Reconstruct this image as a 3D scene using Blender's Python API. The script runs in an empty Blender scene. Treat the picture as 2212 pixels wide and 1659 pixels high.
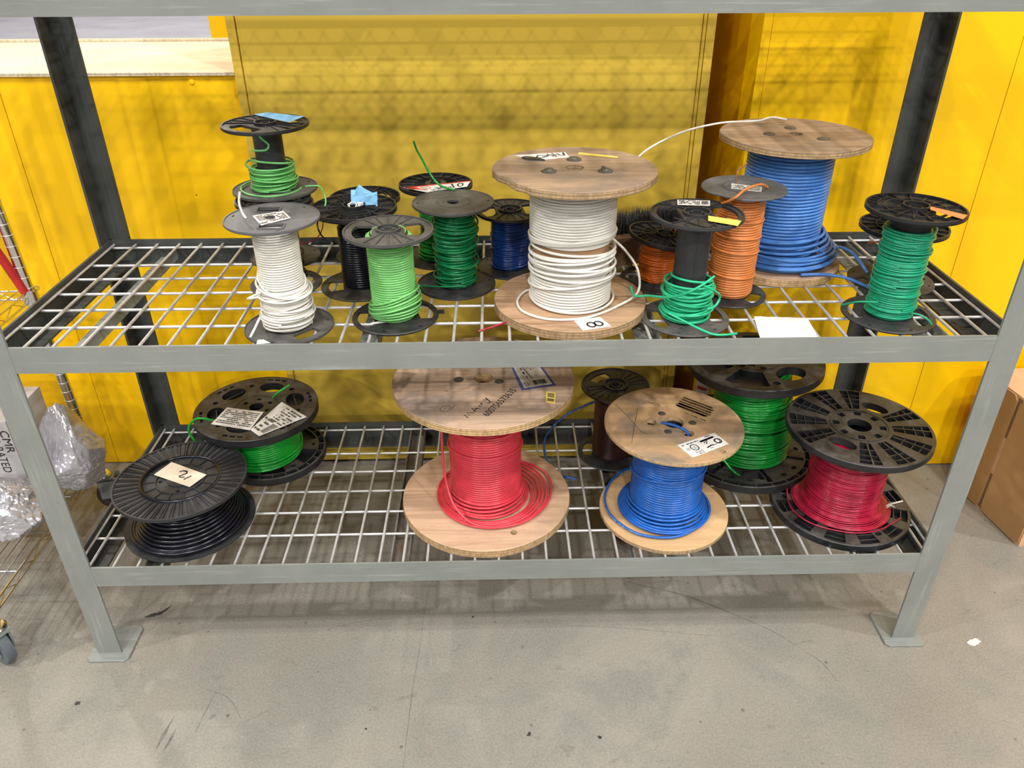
import bpy, math, random
import numpy as np
from mathutils import Vector, Matrix
from mathutils.geometry import tessellate_polygon

sc = bpy.context.scene
COL = sc.collection
PI = math.pi
rnd = random.Random(7)

# ------------------------------------------------------------------ camera
cd = bpy.data.cameras.new('camera'); cam = bpy.data.objects.new('camera', cd); COL.objects.link(cam)
cr = Vector((0.99976592, -0.02144254, -0.00288525)); cu = Vector((0.01346305, 0.5121638, 0.85878227)); cf = Vector((0.01693675, 0.85862009, -0.5123326))
M = Matrix((cr, cu, -cf)).transposed().to_4x4(); M.translation = Vector((0.89784537, -1.21008884, 1.41014878))
cam.matrix_world = M
cd.sensor_width = 36; cd.sensor_fit = 'HORIZONTAL'; cd.lens = 1693.1524 / 2212 * 36; cd.clip_start = .02; cd.clip_end = 100
sc.camera = cam

# ------------------------------------------------------------------ world, lamps, exposure
w = bpy.data.worlds.new('world'); sc.world = w; w.use_nodes = True
w.node_tree.nodes['Background'].inputs[0].default_value = (.93, .97, 1, 1)
w.node_tree.nodes['Background'].inputs[1].default_value = .27
vs = sc.view_settings
vs.view_transform = 'Standard'; vs.look = 'None'; vs.gamma = 1; vs.use_curve_mapping = False; vs.exposure = -0.25

def lamp(loc, power, size=.27, color=(1, .965, .91)):
    l = bpy.data.lights.new('high_bay_lamp', 'AREA'); l.shape = 'DISK'; l.size = size; l.energy = power; l.color = color
    o = bpy.data.objects.new('high_bay_lamp', l); COL.objects.link(o); o.location = loc
    return o
# rows of round warehouse high-bay lamps, 6.5 m up
for lx, ly, p in [(-4.6, -2.0, 350), (-.4, -3.0, 170), (3.0, -2.7, 230), (6.6, -1.6, 380), (-3.6, -6.4, 380), (.9, -6.8, 340), (5.6, -6.2, 420), (-3.2, -11.5, 560), (4.2, -11.5, 600),
                  (-3.0, 3.6, 190), (2.6, 3.8, 190), (-4.0, 9.5, 420), (2.0, 9.5, 330), (-4.5, 15, 420)]:
    lamp((lx, ly, 6.5), p)

# ------------------------------------------------------------------ materials
MATS = {}
def new_mat(name):
    m = bpy.data.materials.new(name); m.use_nodes = True
    nt = m.node_tree; b = nt.nodes['Principled BSDF']
    MATS[name] = m
    return m, nt, b
def nd(nt, t, **kw):
    n = nt.nodes.new(t)
    for k, v in kw.items():
        if k.startswith('i_'):
            key = k[2:]
            key = int(key) if key.isdigit() else key.replace('_', ' ')
            n.inputs[key].default_value = v
        else: setattr(n, k, v)
    return n
def ramp(nt, fac, stops):
    r = nt.nodes.new('ShaderNodeValToRGB'); e = r.color_ramp.elements
    while len(e) < len(stops): e.new(.5)
    for s, (p, c) in zip(e, stops):
        s.position = p; s.color = (c if len(c) == 4 else (*c, 1))
    nt.links.new(fac, r.inputs[0]); return r.outputs[0]
def mix(nt, fac, a, b, mode='MIX'):
    m = nt.nodes.new('ShaderNodeMix'); m.data_type = 'RGBA'; m.blend_type = mode
    for s, v in ((m.inputs[0], fac), (m.inputs[6], a), (m.inputs[7], b)):
        if hasattr(v, 'links') or hasattr(v, 'is_linked'): nt.links.new(v, s)
        elif isinstance(v, (int, float)): s.default_value = v
        else: s.default_value = (*v, 1) if len(v) == 3 else v
    return m.outputs[2]
def coords(nt, scale=(1, 1, 1), kind='Object', rot=(0, 0, 0)):
    t = nt.nodes.new('ShaderNodeTexCoord'); mp = nt.nodes.new('ShaderNodeMapping')
    mp.inputs['Scale'].default_value = scale; mp.inputs['Rotation'].default_value = rot
    nt.links.new(t.outputs[kind], mp.inputs[0]); return mp.outputs[0]
def noise(nt, vec, scale, detail=4, rough=.55, dist=0):
    n = nd(nt, 'ShaderNodeTexNoise'); n.inputs['Scale'].default_value = scale; n.inputs['Detail'].default_value = detail
    n.inputs['Roughness'].default_value = rough; n.inputs['Distortion'].default_value = dist
    nt.links.new(vec, n.inputs['Vector']); return n.outputs[0]
def bump(nt, b, h, strength, dist):
    n = nd(nt, 'ShaderNodeBump'); n.inputs['Strength'].default_value = strength; n.inputs['Distance'].default_value = dist
    nt.links.new(h, n.inputs['Height']); nt.links.new(n.outputs[0], b.inputs['Normal'])

def simple(name, col, rough=.5, metal=0, var=.12, vscale=18, spec=.5, bmp=0):
    m, nt, b = new_mat(name)
    c = coords(nt); n = noise(nt, c, vscale, 5)
    lo = tuple(max(0, x * (1 - var)) for x in col); hi = tuple(min(1, x * (1 + var)) for x in col)
    nt.links.new(ramp(nt, n, [(.3, lo), (.7, hi)]), b.inputs['Base Color'])
    b.inputs['Roughness'].default_value = rough; b.inputs['Metallic'].default_value = metal
    b.inputs['Specular IOR Level'].default_value = spec
    if bmp: bump(nt, b, noise(nt, c, vscale * 6, 3), bmp, .002)
    return m

def plastic(name, col, dust, amount, rough=.42):
    """moulded plastic with patches of settled dust and scuffs"""
    m, nt, b = new_mat(name)
    c = coords(nt, kind='Object')
    n1 = noise(nt, c, 26, 6, .65); n2 = noise(nt, coords(nt, (1, 5, 1)), 60, 4, .7)
    f = ramp(nt, n1, [(.32, (0, 0, 0)), (.72, (amount,) * 3)])
    tc = nt.nodes.new('ShaderNodeTexCoord'); sp = nt.nodes.new('ShaderNodeSeparateXYZ'); nt.links.new(tc.outputs['Normal'], sp.inputs[0])
    up = ramp(nt, sp.outputs[2], [(.35, (.12,) * 3), (.8, (1, 1, 1))]); f = mix(nt, 1.0, f, up, 'MULTIPLY')
    base = mix(nt, f, col, dust)
    sc_ = ramp(nt, n2, [(.62, (0, 0, 0)), (.74, (.35 * amount + .05,) * 3)])
    nt.links.new(mix(nt, sc_, base, dust), b.inputs['Base Color'])
    nt.links.new(ramp(nt, n1, [(.3, (rough,) * 3), (.7, (min(.85, rough + .25),) * 3)]), b.inputs['Roughness'])
    bump(nt, b, noise(nt, c, 220, 2), .12, .001)
    return m

def wood(name, base, dark, grey, edge, greyamt, seed, gs=1.0):
    """plywood: grain on the faces, plies on the edges (by the face's own normal)"""
    m, nt, b = new_mat(name)
    g = coords(nt, (2.2 * gs, 30 * gs, 30), rot=(0, 0, seed))
    n1 = noise(nt, g, 2.2, 7, .62, 1.2)
    col = ramp(nt, n1, [(.34, dark), (.50, base), (.68, tuple(min(1, x * 1.2) for x in base))])
    c2 = coords(nt, rot=(0, 0, seed * 2.1)); n2 = noise(nt, c2, 9, 5, .6, .6)
    col = mix(nt, ramp(nt, n2, [(.46, (0, 0, 0)), (.66, (greyamt,) * 3)]), col, grey)
    n3 = noise(nt, coords(nt, (1, 3, 1), rot=(0, 0, seed + .5)), 42, 3, .7)
    col = mix(nt, ramp(nt, n3, [(.68, (0, 0, 0)), (.75, (.55,) * 3)]), col, tuple(x * .35 for x in dark))
    # plies
    tc = nt.nodes.new('ShaderNodeTexCoord'); sx = nt.nodes.new('ShaderNodeSeparateXYZ'); nt.links.new(tc.outputs['Object'], sx.inputs[0])
    wv = nd(nt, 'ShaderNodeMath', operation='MULTIPLY'); nt.links.new(sx.outputs[2], wv.inputs[0]); wv.inputs[1].default_value = 1150
    sn = nd(nt, 'ShaderNodeMath', operation='SINE'); nt.links.new(wv.outputs[0], sn.inputs[0])
    ply = ramp(nt, sn.outputs[0], [(.0, tuple(x * .62 for x in edge)), (.6, edge)])
    n4 = noise(nt, coords(nt, (1, 1, .4)), 160, 4, .7)
    ply = mix(nt, ramp(nt, n4, [(.42, (.0,) * 3), (.62, (.75,) * 3)]), ply, tuple(x * .42 for x in edge))
    sn2 = nt.nodes.new('ShaderNodeSeparateXYZ'); nt.links.new(tc.outputs['Normal'], sn2.inputs[0])
    ab = nd(nt, 'ShaderNodeMath', operation='ABSOLUTE'); nt.links.new(sn2.outputs[2], ab.inputs[0])
    fz = ramp(nt, ab.outputs[0], [(.45, (0, 0, 0)), (.6, (1, 1, 1))])
    nt.links.new(mix(nt, fz, ply, col), b.inputs['Base Color'])
    b.inputs['Roughness'].default_value = .72; b.inputs['Specular IOR Level'].default_value = .25
    bump(nt, b, n1, .25, .002)
    return m

def wire_mat(name, col, rough=.32, ink=None, dirt=.25, inkamt=.8):
    """insulated wire; printed legend runs along the wire (s = length, a = angle round it)"""
    m, nt, b = new_mat(name)
    c = coords(nt); n = noise(nt, c, 35, 4)
    dk = tuple(x * (1 - dirt) for x in col)
    base = ramp(nt, n, [(.3, dk), (.62, col)])
    if ink:
        A = nd(nt, 'ShaderNodeAttribute', attribute_name='s'); B = nd(nt, 'ShaderNodeAttribute', attribute_name='a')
        cx = nt.nodes.new('ShaderNodeCombineXYZ'); nt.links.new(A.outputs['Fac'], cx.inputs[0])
        t1 = noise(nt, cx.outputs[0], 420, 1, .5); t2 = noise(nt, cx.outputs[0], 6, 0)
        k1 = ramp(nt, t1, [(.50, (0, 0, 0)), (.54, (1, 1, 1))]); k2 = ramp(nt, t2, [(.48, (0, 0, 0)), (.52, (1, 1, 1))])
        k3 = ramp(nt, B.outputs['Fac'], [(.30, (0, 0, 0)), (.36, (1, 1, 1)), (.58, (1, 1, 1)), (.64, (0, 0, 0))])
        k = mix(nt, 1.0, mix(nt, 1.0, k1, k2, 'MULTIPLY'), k3, 'MULTIPLY')
        k = mix(nt, 1.0, k, (inkamt,) * 3, 'MULTIPLY')
        base = mix(nt, k, base, ink)
    nt.links.new(base, b.inputs['Base Color'])
    b.inputs['Roughness'].default_value = rough
    b.inputs['Specular IOR Level'].default_value = .5
    return m

# rack + setting
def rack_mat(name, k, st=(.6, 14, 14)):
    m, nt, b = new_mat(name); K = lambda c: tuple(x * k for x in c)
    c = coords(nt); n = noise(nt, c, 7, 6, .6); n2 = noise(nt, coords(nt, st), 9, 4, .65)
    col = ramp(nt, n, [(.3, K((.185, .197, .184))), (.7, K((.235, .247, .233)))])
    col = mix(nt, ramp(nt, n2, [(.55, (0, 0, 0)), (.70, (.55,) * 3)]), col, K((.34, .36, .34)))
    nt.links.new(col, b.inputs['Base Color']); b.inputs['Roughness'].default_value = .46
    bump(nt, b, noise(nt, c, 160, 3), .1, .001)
rack_mat('grey_rack_paint', 1.0); rack_mat('dark_rack_grey', .24); rack_mat('grey_post_paint', 1.0, (14, 14, .6)); rack_mat('dark_post_grey', .22, (14, 14, .6))  # the darker pair is the same grey scaled down, for back and side members
def rust_mat():
    m, nt, b = new_mat('rusty_grey_steel')
    n = noise(nt, coords(nt), 16, 6, .65)
    nt.links.new(ramp(nt, n, [(.35, (.20, .21, .21)), (.52, (.17, .15, .13)), (.7, (.13, .075, .04))]), b.inputs['Base Color'])
    b.inputs['Roughness'].default_value = .55; b.inputs['Metallic'].default_value = .15
rust_mat()
simple('zinc_wire', (.62, .62, .625), .40, .45, .16, 30)
simple('chrome', (.72, .71, .72), .16, 1, .05, 20)
def yellow(name, col, rough, streak, coat=0):
    m, nt, b = new_mat(name)
    c = coords(nt); n = noise(nt, c, 2.3, 5, .5); n2 = noise(nt, coords(nt, (6, 6, .8)), 4, 4, .6)
    base = ramp(nt, n, [(.3, tuple(x * .93 for x in col)), (.7, col)])
    base = mix(nt, ramp(nt, n2, [(.62, (0, 0, 0)), (.8, (streak,) * 3)]), base, tuple(x * .75 for x in col))
    sp = nd(nt, 'ShaderNodeTexVoronoi'); sp.inputs['Scale'].default_value = 9; nt.links.new(coords(nt, (1, 1, 1), rot=(.3, .2, .4)), sp.inputs['Vector'])
    base = mix(nt, ramp(nt, sp.outputs['Distance'], [(.02, (.8,) * 3), (.03, (0, 0, 0))]), base, (.12, .07, .01))
    nt.links.new(base, b.inputs['Base Color'])
    b.inputs['Roughness'].default_value = rough
    b.inputs['Specular IOR Level'].default_value = .35
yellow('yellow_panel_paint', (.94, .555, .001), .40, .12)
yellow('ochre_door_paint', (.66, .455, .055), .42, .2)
def concrete(name, a, bcol, cool):
    m, nt, b = new_mat(name)
    c = coords(nt); n1 = noise(nt, c, 1.3, 6, .6, .4); n2 = noise(nt, c, 5.5, 8, .68, .7); n3 = noise(nt, c, 210, 5, .75)
    col = ramp(nt, n1, [(.38, a), (.62, bcol)])
    col = mix(nt, ramp(nt, n2, [(.46, (0, 0, 0)), (.66, (.8,) * 3)]), col, cool)
    col = mix(nt, .22, col, ramp(nt, n3, [(.36, (.06, .055, .05)), (.66, (.46, .44, .40))]))
    n6 = noise(nt, coords(nt, (1, 2.2, 1), rot=(0, 0, .5)), 17, 5, .72, .8)
    col = mix(nt, ramp(nt, n6, [(.60, (0, 0, 0)), (.75, (.5,) * 3)]), col, (.105, .098, .082))
    # short scratches and drips of grime
    n4 = noise(nt, coords(nt, (3, 26, 1), rot=(0, 0, 1.05)), 4.5, 3, .7); n5 = noise(nt, c, 3.0, 2)
    k = mix(nt, 1.0, ramp(nt, n4, [(.69, (0, 0, 0)), (.73, (.75,) * 3)]), ramp(nt, n5, [(.45, (0, 0, 0)), (.6, (1, 1, 1))]), 'MULTIPLY')
    col = mix(nt, k, col, (.13, .12, .115))
    v = nd(nt, 'ShaderNodeTexVoronoi'); v.inputs['Scale'].default_value = 13; nt.links.new(c, v.inputs['Vector'])
    wn = noise(nt, c, 40, 2)
    col = mix(nt, ramp(nt, v.outputs['Distance'], [(.035, (.75,) * 3), (.06, (0, 0, 0))]), col, (.10, .09, .085))
    nt.links.new(col, b.inputs['Base Color'])
    nt.links.new(ramp(nt, n2, [(.3, (.42,) * 3), (.7, (.62,) * 3)]), b.inputs['Roughness'])
    b.inputs['Specular IOR Level'].default_value = .35
    bump(nt, b, n3, .12, .002)
concrete('warm_concrete', (.215, .198, .166), (.295, .272, .232), (.190, .192, .168))
concrete('cool_concrete', (.36, .35, .40), (.45, .44, .49), (.40, .37, .42))
wood('pale_plywood', (.84, .68, .46), (.78, .58, .35), (.8, .62, .42), (.86, .74, .55), .2, 0)
wood('worn_chipboard', (.36, .25, .165), (.26, .18, .12), (.20, .16, .13), (.50, .34, .19), .95, .35)
wood('oak_plywood', (.43, .275, .165), (.27, .155, .085), (.40, .26, .17), (.55, .36, .20), .4, .1)
wood('grey_plywood', (.49, .345, .245), (.38, .265, .19), (.24, .19, .165), (.68, .45, .22), .85, -.2)
wood('clean_plywood', (.55, .37, .245), (.44, .285, .18), (.38, .26, .19), (.66, .44, .23), .4, .25, .6)
wood('brown_plywood', (.34, .23, .145), (.25, .165, .105), (.20, .155, .12), (.55, .37, .20), .8, .6)
wood('fibre_board', (.49, .31, .165), (.44, .275, .14), (.19, .165, .14), (.62, .43, .24), .85, 0, .3)
wood('fibre_board_base', (.58, .37, .19), (.53, .335, .17), (.48, .32, .18), (.62, .43, .24), .2, 0, .3)
simple('cardboard', (.40, .235, .105), .8, 0, .06, 12, .2)
simple('cardboard_light', (.62, .36, .22), .8, 0, .06, 40, .2)
simple('cardboard_core', (.40, .24, .13), .8, 0, .08, 20, .2)
plastic('black_plastic', (.011, .011, .013), (.075, .072, .068), .5, .36)
plastic('dusty_plastic', (.050, .049, .048), (.135, .125, .115), .9, .5)
plastic('slate_plastic', (.085, .086, .092), (.17, .168, .17), .8, .42)
plastic('brown_dust_plastic', (.040, .036, .032), (.105, .088, .068), .9, .55)
plastic('big_black_plastic', (.009, .009, .011), (.105, .097, .09), .85, .36)
plastic('charcoal_plastic', (.020, .021, .024), (.065, .065, .066), .75, .40)
simple('moulded_black', (.012, .012, .014), .45, 0, .2, 30)
simple('white_paper', (.70, .69, .67), .7, 0, .04, 30, .3)
simple('soiled_paper', (.66, .63, .59), .7, 0, .14, 26, .3)
simple('cream_paper', (.78, .66, .52), .7, 0, .05, 20, .3)
simple('aged_label', (.60, .55, .46), .7, 0, .12, 30, .3)
simple('tan_label', (.47, .31, .155), .6, 0, .05, 20, .3)
simple('blue_tape', (.19, .42, .66), .6, 0, .12, 60, .3)
simple('navy_tape', (.075, .085, .25), .6, 0, .15, 60, .3)
simple('yellow_tape', (.78, .60, .13), .6, 0, .1, 60, .3)
simple('orange_tape', (.80, .27, .10), .6, 0, .1, 60, .3)
simple('ink', (.02, .02, .025), .6, 0, .3, 60, .3)
simple('faded_ink', (.10, .085, .075), .7, 0, .4, 90, .3)
simple('red_print', (.62, .06, .03), .55, 0, .2, 40, .3)
simple('steel_bolt', (.16, .15, .145), .5, .7, .3, 60)
simple('dark_stain', (.045, .04, .036), .6, 0, .4, 90, .3)
simple('grey_scuff', (.17, .16, .15), .6, 0, .3, 50, .3)
simple('broom_wood', (.20, .115, .065), .6, 0, .25, 12, .3)
simple('bristle_black', (.012, .011, .011), .55, 0, .2, 50)
simple('red_enamel', (.45, .02, .02), .35, 0, .15, 20)
simple('pink_red', (.68, .09, .08), .4, 0, .15, 20)
simple('silver_film', (.52, .51, .55), .28, .5, .14, 9, .6, .6)
simple('rubber_grey', (.10, .12, .14), .55, 0, .15, 20)
simple('rubber_dark', (.035, .03, .028), .6, 0, .2, 20)
simple('grey_green_paint', (.20, .23, .21), .45, 0, .12, 20)
simple('can_yellow', (.80, .50, .03), .35, 0, .08, 12)
simple('copper', (.45, .20, .10), .4, .6, .2, 40)
simple('white_carton', (.48, .46, .47), .6, 0, .05, 8, .3)
W = {
 'white': wire_mat('white_wire', (.74, .72, .66), .34, (.25, .24, .22), .12, .5),
 'white2': wire_mat('cream_wire', (.74, .72, .665), .34, None, .08),
 'ltgreen': wire_mat('light_green_wire', (.19, .54, .16), .28, None, .15),
 'ltgreen2': wire_mat('printed_light_green_wire', (.15, .50, .14), .3, (.6, .75, .6), .2, .5),
 'black': wire_mat('black_wire', (.010, .010, .016), .22, None, .3),
 'navyblack': wire_mat('blue_black_wire', (.010, .013, .026), .4, None, .3),
 'green': wire_mat('dark_green_wire', (.006, .20, .065), .24, None, .25),
 'blue': wire_mat('navy_blue_wire', (.010, .042, .20), .22, None, .25),
 'orange': wire_mat('deep_orange_wire', (.58, .125, .013), .25, (.25, .05, .0), .25, .5),
 'ltorange': wire_mat('light_orange_wire', (.72, .24, .065), .34, (.35, .12, .04), .2, .6),
 'teal': wire_mat('mint_green_wire', (.02, .47, .23), .3, None, .15),
 'teal2': wire_mat('printed_mint_green_wire', (.01, .34, .175), .3, (.42, .72, .58), .2, .75),
 'skyblue': wire_mat('mid_blue_wire', (.075, .24, .66), .3, (.03, .08, .25), .15, .5),
 'vblue': wire_mat('bright_blue_wire', (.012, .115, .47), .26, (.4, .55, .8), .2, .5),
 'bgreen': wire_mat('bright_green_wire', (.012, .36, .035), .22, None, .2),
 'kgreen': wire_mat('kelly_green_wire', (.008, .28, .035), .2, None, .25),
 'red': wire_mat('coral_red_wire', (.66, .048, .072), .26, (.85, .5, .5), .18, .4),
 'crimson': wire_mat('crimson_wire', (.42, .012, .045), .24, (.8, .5, .52), .35, .55),
 'brown': wire_mat('dark_brown_wire', (.060, .022, .018), .32, None, .25),
}

# ------------------------------------------------------------------ mesh helpers
class MB:
    def __init__(s): s.v = []; s.f = []; s.at = None
    def add(s, vs, fs):
        o = len(s.v); s.v += [tuple(p) for p in vs]; s.f += [tuple(i + o for i in f) for f in fs]; return s
    def box(s, x0, x1, y0, y1, z0, z1):
        v = [(x, y, z) for z in (z0, z1) for y in (y0, y1) for x in (x0, x1)]
        return s.add(v, [(0, 2, 3, 1), (4, 5, 7, 6), (0, 1, 5, 4), (2, 6, 7, 3), (0, 4, 6, 2), (1, 3, 7, 5)])
    def prism(s, poly, z0, z1):
        return s.plate([poly], z0, z1)
    def plate(s, loops, z0, z1, ch=0):
        """flat plate between z0 and z1; loops[0] outer, others through-holes; ch chamfers the outer edge"""
        flat = [[Vector((p[0], p[1], 0)) for p in l] for l in loops]
        if ch:
            c = sum(flat[0], Vector()) / len(flat[0])
            flat[0] = [c + (p - c) * max(0, 1 - ch / max(1e-6, (p - c).length)) for p in flat[0]]
        tri = tessellate_polygon(flat); pts = [p for l in flat for p in l]; n = len(pts)
        vs = [(p.x, p.y, z0) for p in pts] + [(p.x, p.y, z1) for p in pts]; fs = []
        for t in tri:
            a, b, c_ = t
            nz = (pts[b] - pts[a]).cross(pts[c_] - pts[a]).z
            if nz < 0: b, c_ = c_, b
            fs.append((a + n, b + n, c_ + n)); fs.append((a, c_, b))
        k = 0
        for li, l in enumerate(flat):
            m = len(l); ar = sum(l[i].x * l[(i + 1) % m].y - l[(i + 1) % m].x * l[i].y for i in range(m))
            ccw = ar > 0
            if li == 0 and ch:
                o = loops[0]; b0 = len(vs)
                vs += [(p[0], p[1], z0 + ch) for p in o] + [(p[0], p[1], z1 - ch) for p in o]
                rings = [list(range(k, k + m)), list(range(b0, b0 + m)), list(range(b0 + m, b0 + 2 * m)), list(range(k + n, k + n + m))]
                for r0, r1 in zip(rings, rings[1:]):
                    for i in range(m):
                        j = (i + 1) % m; q = (r0[i], r0[j], r1[j], r1[i])
                        fs.append(q if ccw else q[::-1])
            else:
                flip = (not ccw) if li == 0 else ccw
                for i in range(m):
                    j = (i + 1) % m; q = (k + i, k + j, k + j + n, k + i + n)
                    fs.append(q[::-1] if flip else q)
            k += m
        return s.add(vs, fs)
    def lathe(s, prof, n=48, cap=False):
        vs = []; fs = []; m = len(prof)
        for i in range(n):
            a = 2 * PI * i / n
            for r, z in prof: vs.append((r * math.cos(a), r * math.sin(a), z))
        for i in range(n):
            j = (i + 1) % n
            for k in range(m - 1): fs.append((i * m + k, j * m + k, j * m + k + 1, i * m + k + 1))
        if cap:
            fs.append(tuple(i * m for i in range(n))[::-1]); fs.append(tuple(i * m + m - 1 for i in range(n)))
        return s.add(vs, fs)
    def bar(s, p0, p1, w, h):
        """rectangular bar from p0 to p1 (w across in plan, h up)"""
        p0 = Vector(p0); p1 = Vector(p1); d = (p1 - p0).normalized(); up = Vector((0, 0, 1))
        if abs(d.z) > .95: up = Vector((0, 1, 0))
        r = d.cross(up).normalized() * (w / 2); u = r.cross(d).normalized() * (h / 2)
        vs = [p + a * r + b * u for p in (p0, p1) for a, b in ((-1, -1), (1, -1), (1, 1), (-1, 1))]
        return s.add(vs, [(0, 1, 2, 3), (7, 6, 5, 4), (0, 4, 5, 1), (1, 5, 6, 2), (2, 6, 7, 3), (3, 7, 4, 0)])
    def tube(s, path, r, sides=7, closed=False, cap=True, attr=False):
        P = np.asarray(path, float); n = len(P)
        T = np.gradient(P, axis=0) if not closed else (np.roll(P, -1, 0) - np.roll(P, 1, 0))
        T /= np.linalg.norm(T, axis=1)[:, None] + 1e-12
        up = np.array([0, 0, 1.0])
        if np.mean(np.abs(T[:, 2])) > .7: up = np.array([0, 1.0, .2])
        N = np.cross(T, up); N /= np.linalg.norm(N, axis=1)[:, None] + 1e-12
        B = np.cross(N, T)
        a = np.arange(sides) * 2 * PI / sides
        rr = np.full(n, r) if np.isscalar(r) else np.asarray(r)
        V = P[:, None, :] + rr[:, None, None] * (np.cos(a)[None, :, None] * N[:, None, :] + np.sin(a)[None, :, None] * B[:, None, :])
        o = len(s.v); s.v += [tuple(x) for x in V.reshape(-1, 3)]
        m = n if closed else n - 1
        for i in range(m):
            j = (i + 1) % n
            for k in range(sides):
                l = (k + 1) % sides
                s.f.append((o + i * sides + k, o + i * sides + l, o + j * sides + l, o + j * sides + k))
        if cap and not closed:
            s.f.append(tuple(o + k for k in range(sides))[::-1]); s.f.append(tuple(o + (n - 1) * sides + k for k in range(sides)))
        if attr:
            if s.at is None: s.at = {'s': [0.0] * o, 'a': [0.0] * o}
            for key in ('s', 'a'): s.at[key] += [0.0] * (o - len(s.at[key]))
            L = np.concatenate([[0], np.cumsum(np.linalg.norm(np.diff(P, axis=0), axis=1))])
            s.at['s'] += list(np.repeat(L, sides)); s.at['a'] += list(np.tile(np.arange(sides) / sides, n))
        return s
    def xf(s, mat):
        s.v = [tuple(mat @ Vector(p)) for p in s.v]; return s
    def mesh(s, name, mat, smooth=35):
        me = bpy.data.meshes.new(name); me.from_pydata(s.v, [], s.f); me.update()
        if s.at:
            for k in ('s', 'a'):
                vals = s.at[k] + [0.0] * (len(s.v) - len(s.at[k]))
                me.attributes.new(k, 'FLOAT', 'POINT').data.foreach_set('value', vals)
        me.materials.append(mat if not isinstance(mat, str) else MATS[mat])
        if smooth:
            me.shade_smooth(); me.set_sharp_from_angle(angle=math.radians(smooth))
        return me
    def build(s, name, mat, parent=None, smooth=35, loc=(0, 0, 0), label=None):
        if hasattr(s, 'back'): s.back.build('flange_web', 'moulded_black', parent, 35, loc)
        o = bpy.data.objects.new(name, s.mesh(name, mat, smooth)); COL.objects.link(o)
        if parent: o.parent = parent
        o.location = loc
        if label: o['label'] = label
        return o
def link(name, me, parent, loc=(0, 0, 0)):
    o = bpy.data.objects.new(name, me); COL.objects.link(o); o.parent = parent; o.location = loc; return o
def thing(name, label, cat, loc=(0, 0, 0), rotz=0, group=None):
    o = bpy.data.objects.new(name, None); COL.objects.link(o); o.location = loc; o.rotation_euler = (0, 0, rotz)
    o.empty_display_size = .03
    o['label'] = label; o['category'] = cat
    if group: o['group'] = group
    return o
def tag(o, label, cat, group=None):
    o['label'] = label; o['category'] = cat
    if group: o['group'] = group
    return o
def struct(o): o['kind'] = 'structure'; return o

def circ(r, n=72, cx=0, cy=0, ph=0): return [(cx + r * math.cos(ph + 2 * PI * i / n), cy + r * math.sin(ph + 2 * PI * i / n)) for i in range(n)]
def sector(r0, r1, a0, a1, n=8):
    a = [a0 + (a1 - a0) * i / n for i in range(n + 1)]
    return [(r1 * math.cos(t), r1 * math.sin(t)) for t in a] + [(r0 * math.cos(t), r0 * math.sin(t)) for t in reversed(a)]
def dwin(r0, r1, half, ax, n=10):
    """window with a straight inner edge at distance r0 from the axis and a round outer edge, centred on angle ax"""
    h = math.radians(half); pts = [(r1 * math.cos(t), r1 * math.sin(t)) for t in [-h + 2 * h * i / n for i in range(n + 1)]]
    y = r1 * math.sin(h) * .86
    pts += [(r0, y), (r0, -y)]
    c, s_ = math.cos(ax), math.sin(ax)
    return [(c * x - s_ * y_, s_ * x + c * y_) for x, y_ in pts]
def oval(cx, cy, a, b, rot, n=20):
    c, s_ = math.cos(rot), math.sin(rot); o = []
    for i in range(n):
        t = 2 * PI * i / n; x, y = a * math.cos(t), b * math.sin(t); o.append((cx + c * x - s_ * y, cy + s_ * x + c * y))
    return o
def pol(r, deg): return (r * math.cos(math.radians(deg)), r * math.sin(math.radians(deg)))
def spline(pts, n=8):
    P = [np.array(p, float) for p in pts]; P = [2 * P[0] - P[1]] + P + [2 * P[-1] - P[-2]]; out = []
    for i in range(1, len(P) - 2):
        for k in range(n):
            t = k / n; a, b, c, d = P[i - 1:i + 3]
            out.append(.5 * ((2 * b) + (-a + c) * t + (2 * a - 5 * b + 4 * c - d) * t * t + (-a + 3 * b - 3 * c + d) * t ** 3))
    out.append(P[-2]); return out

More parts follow.
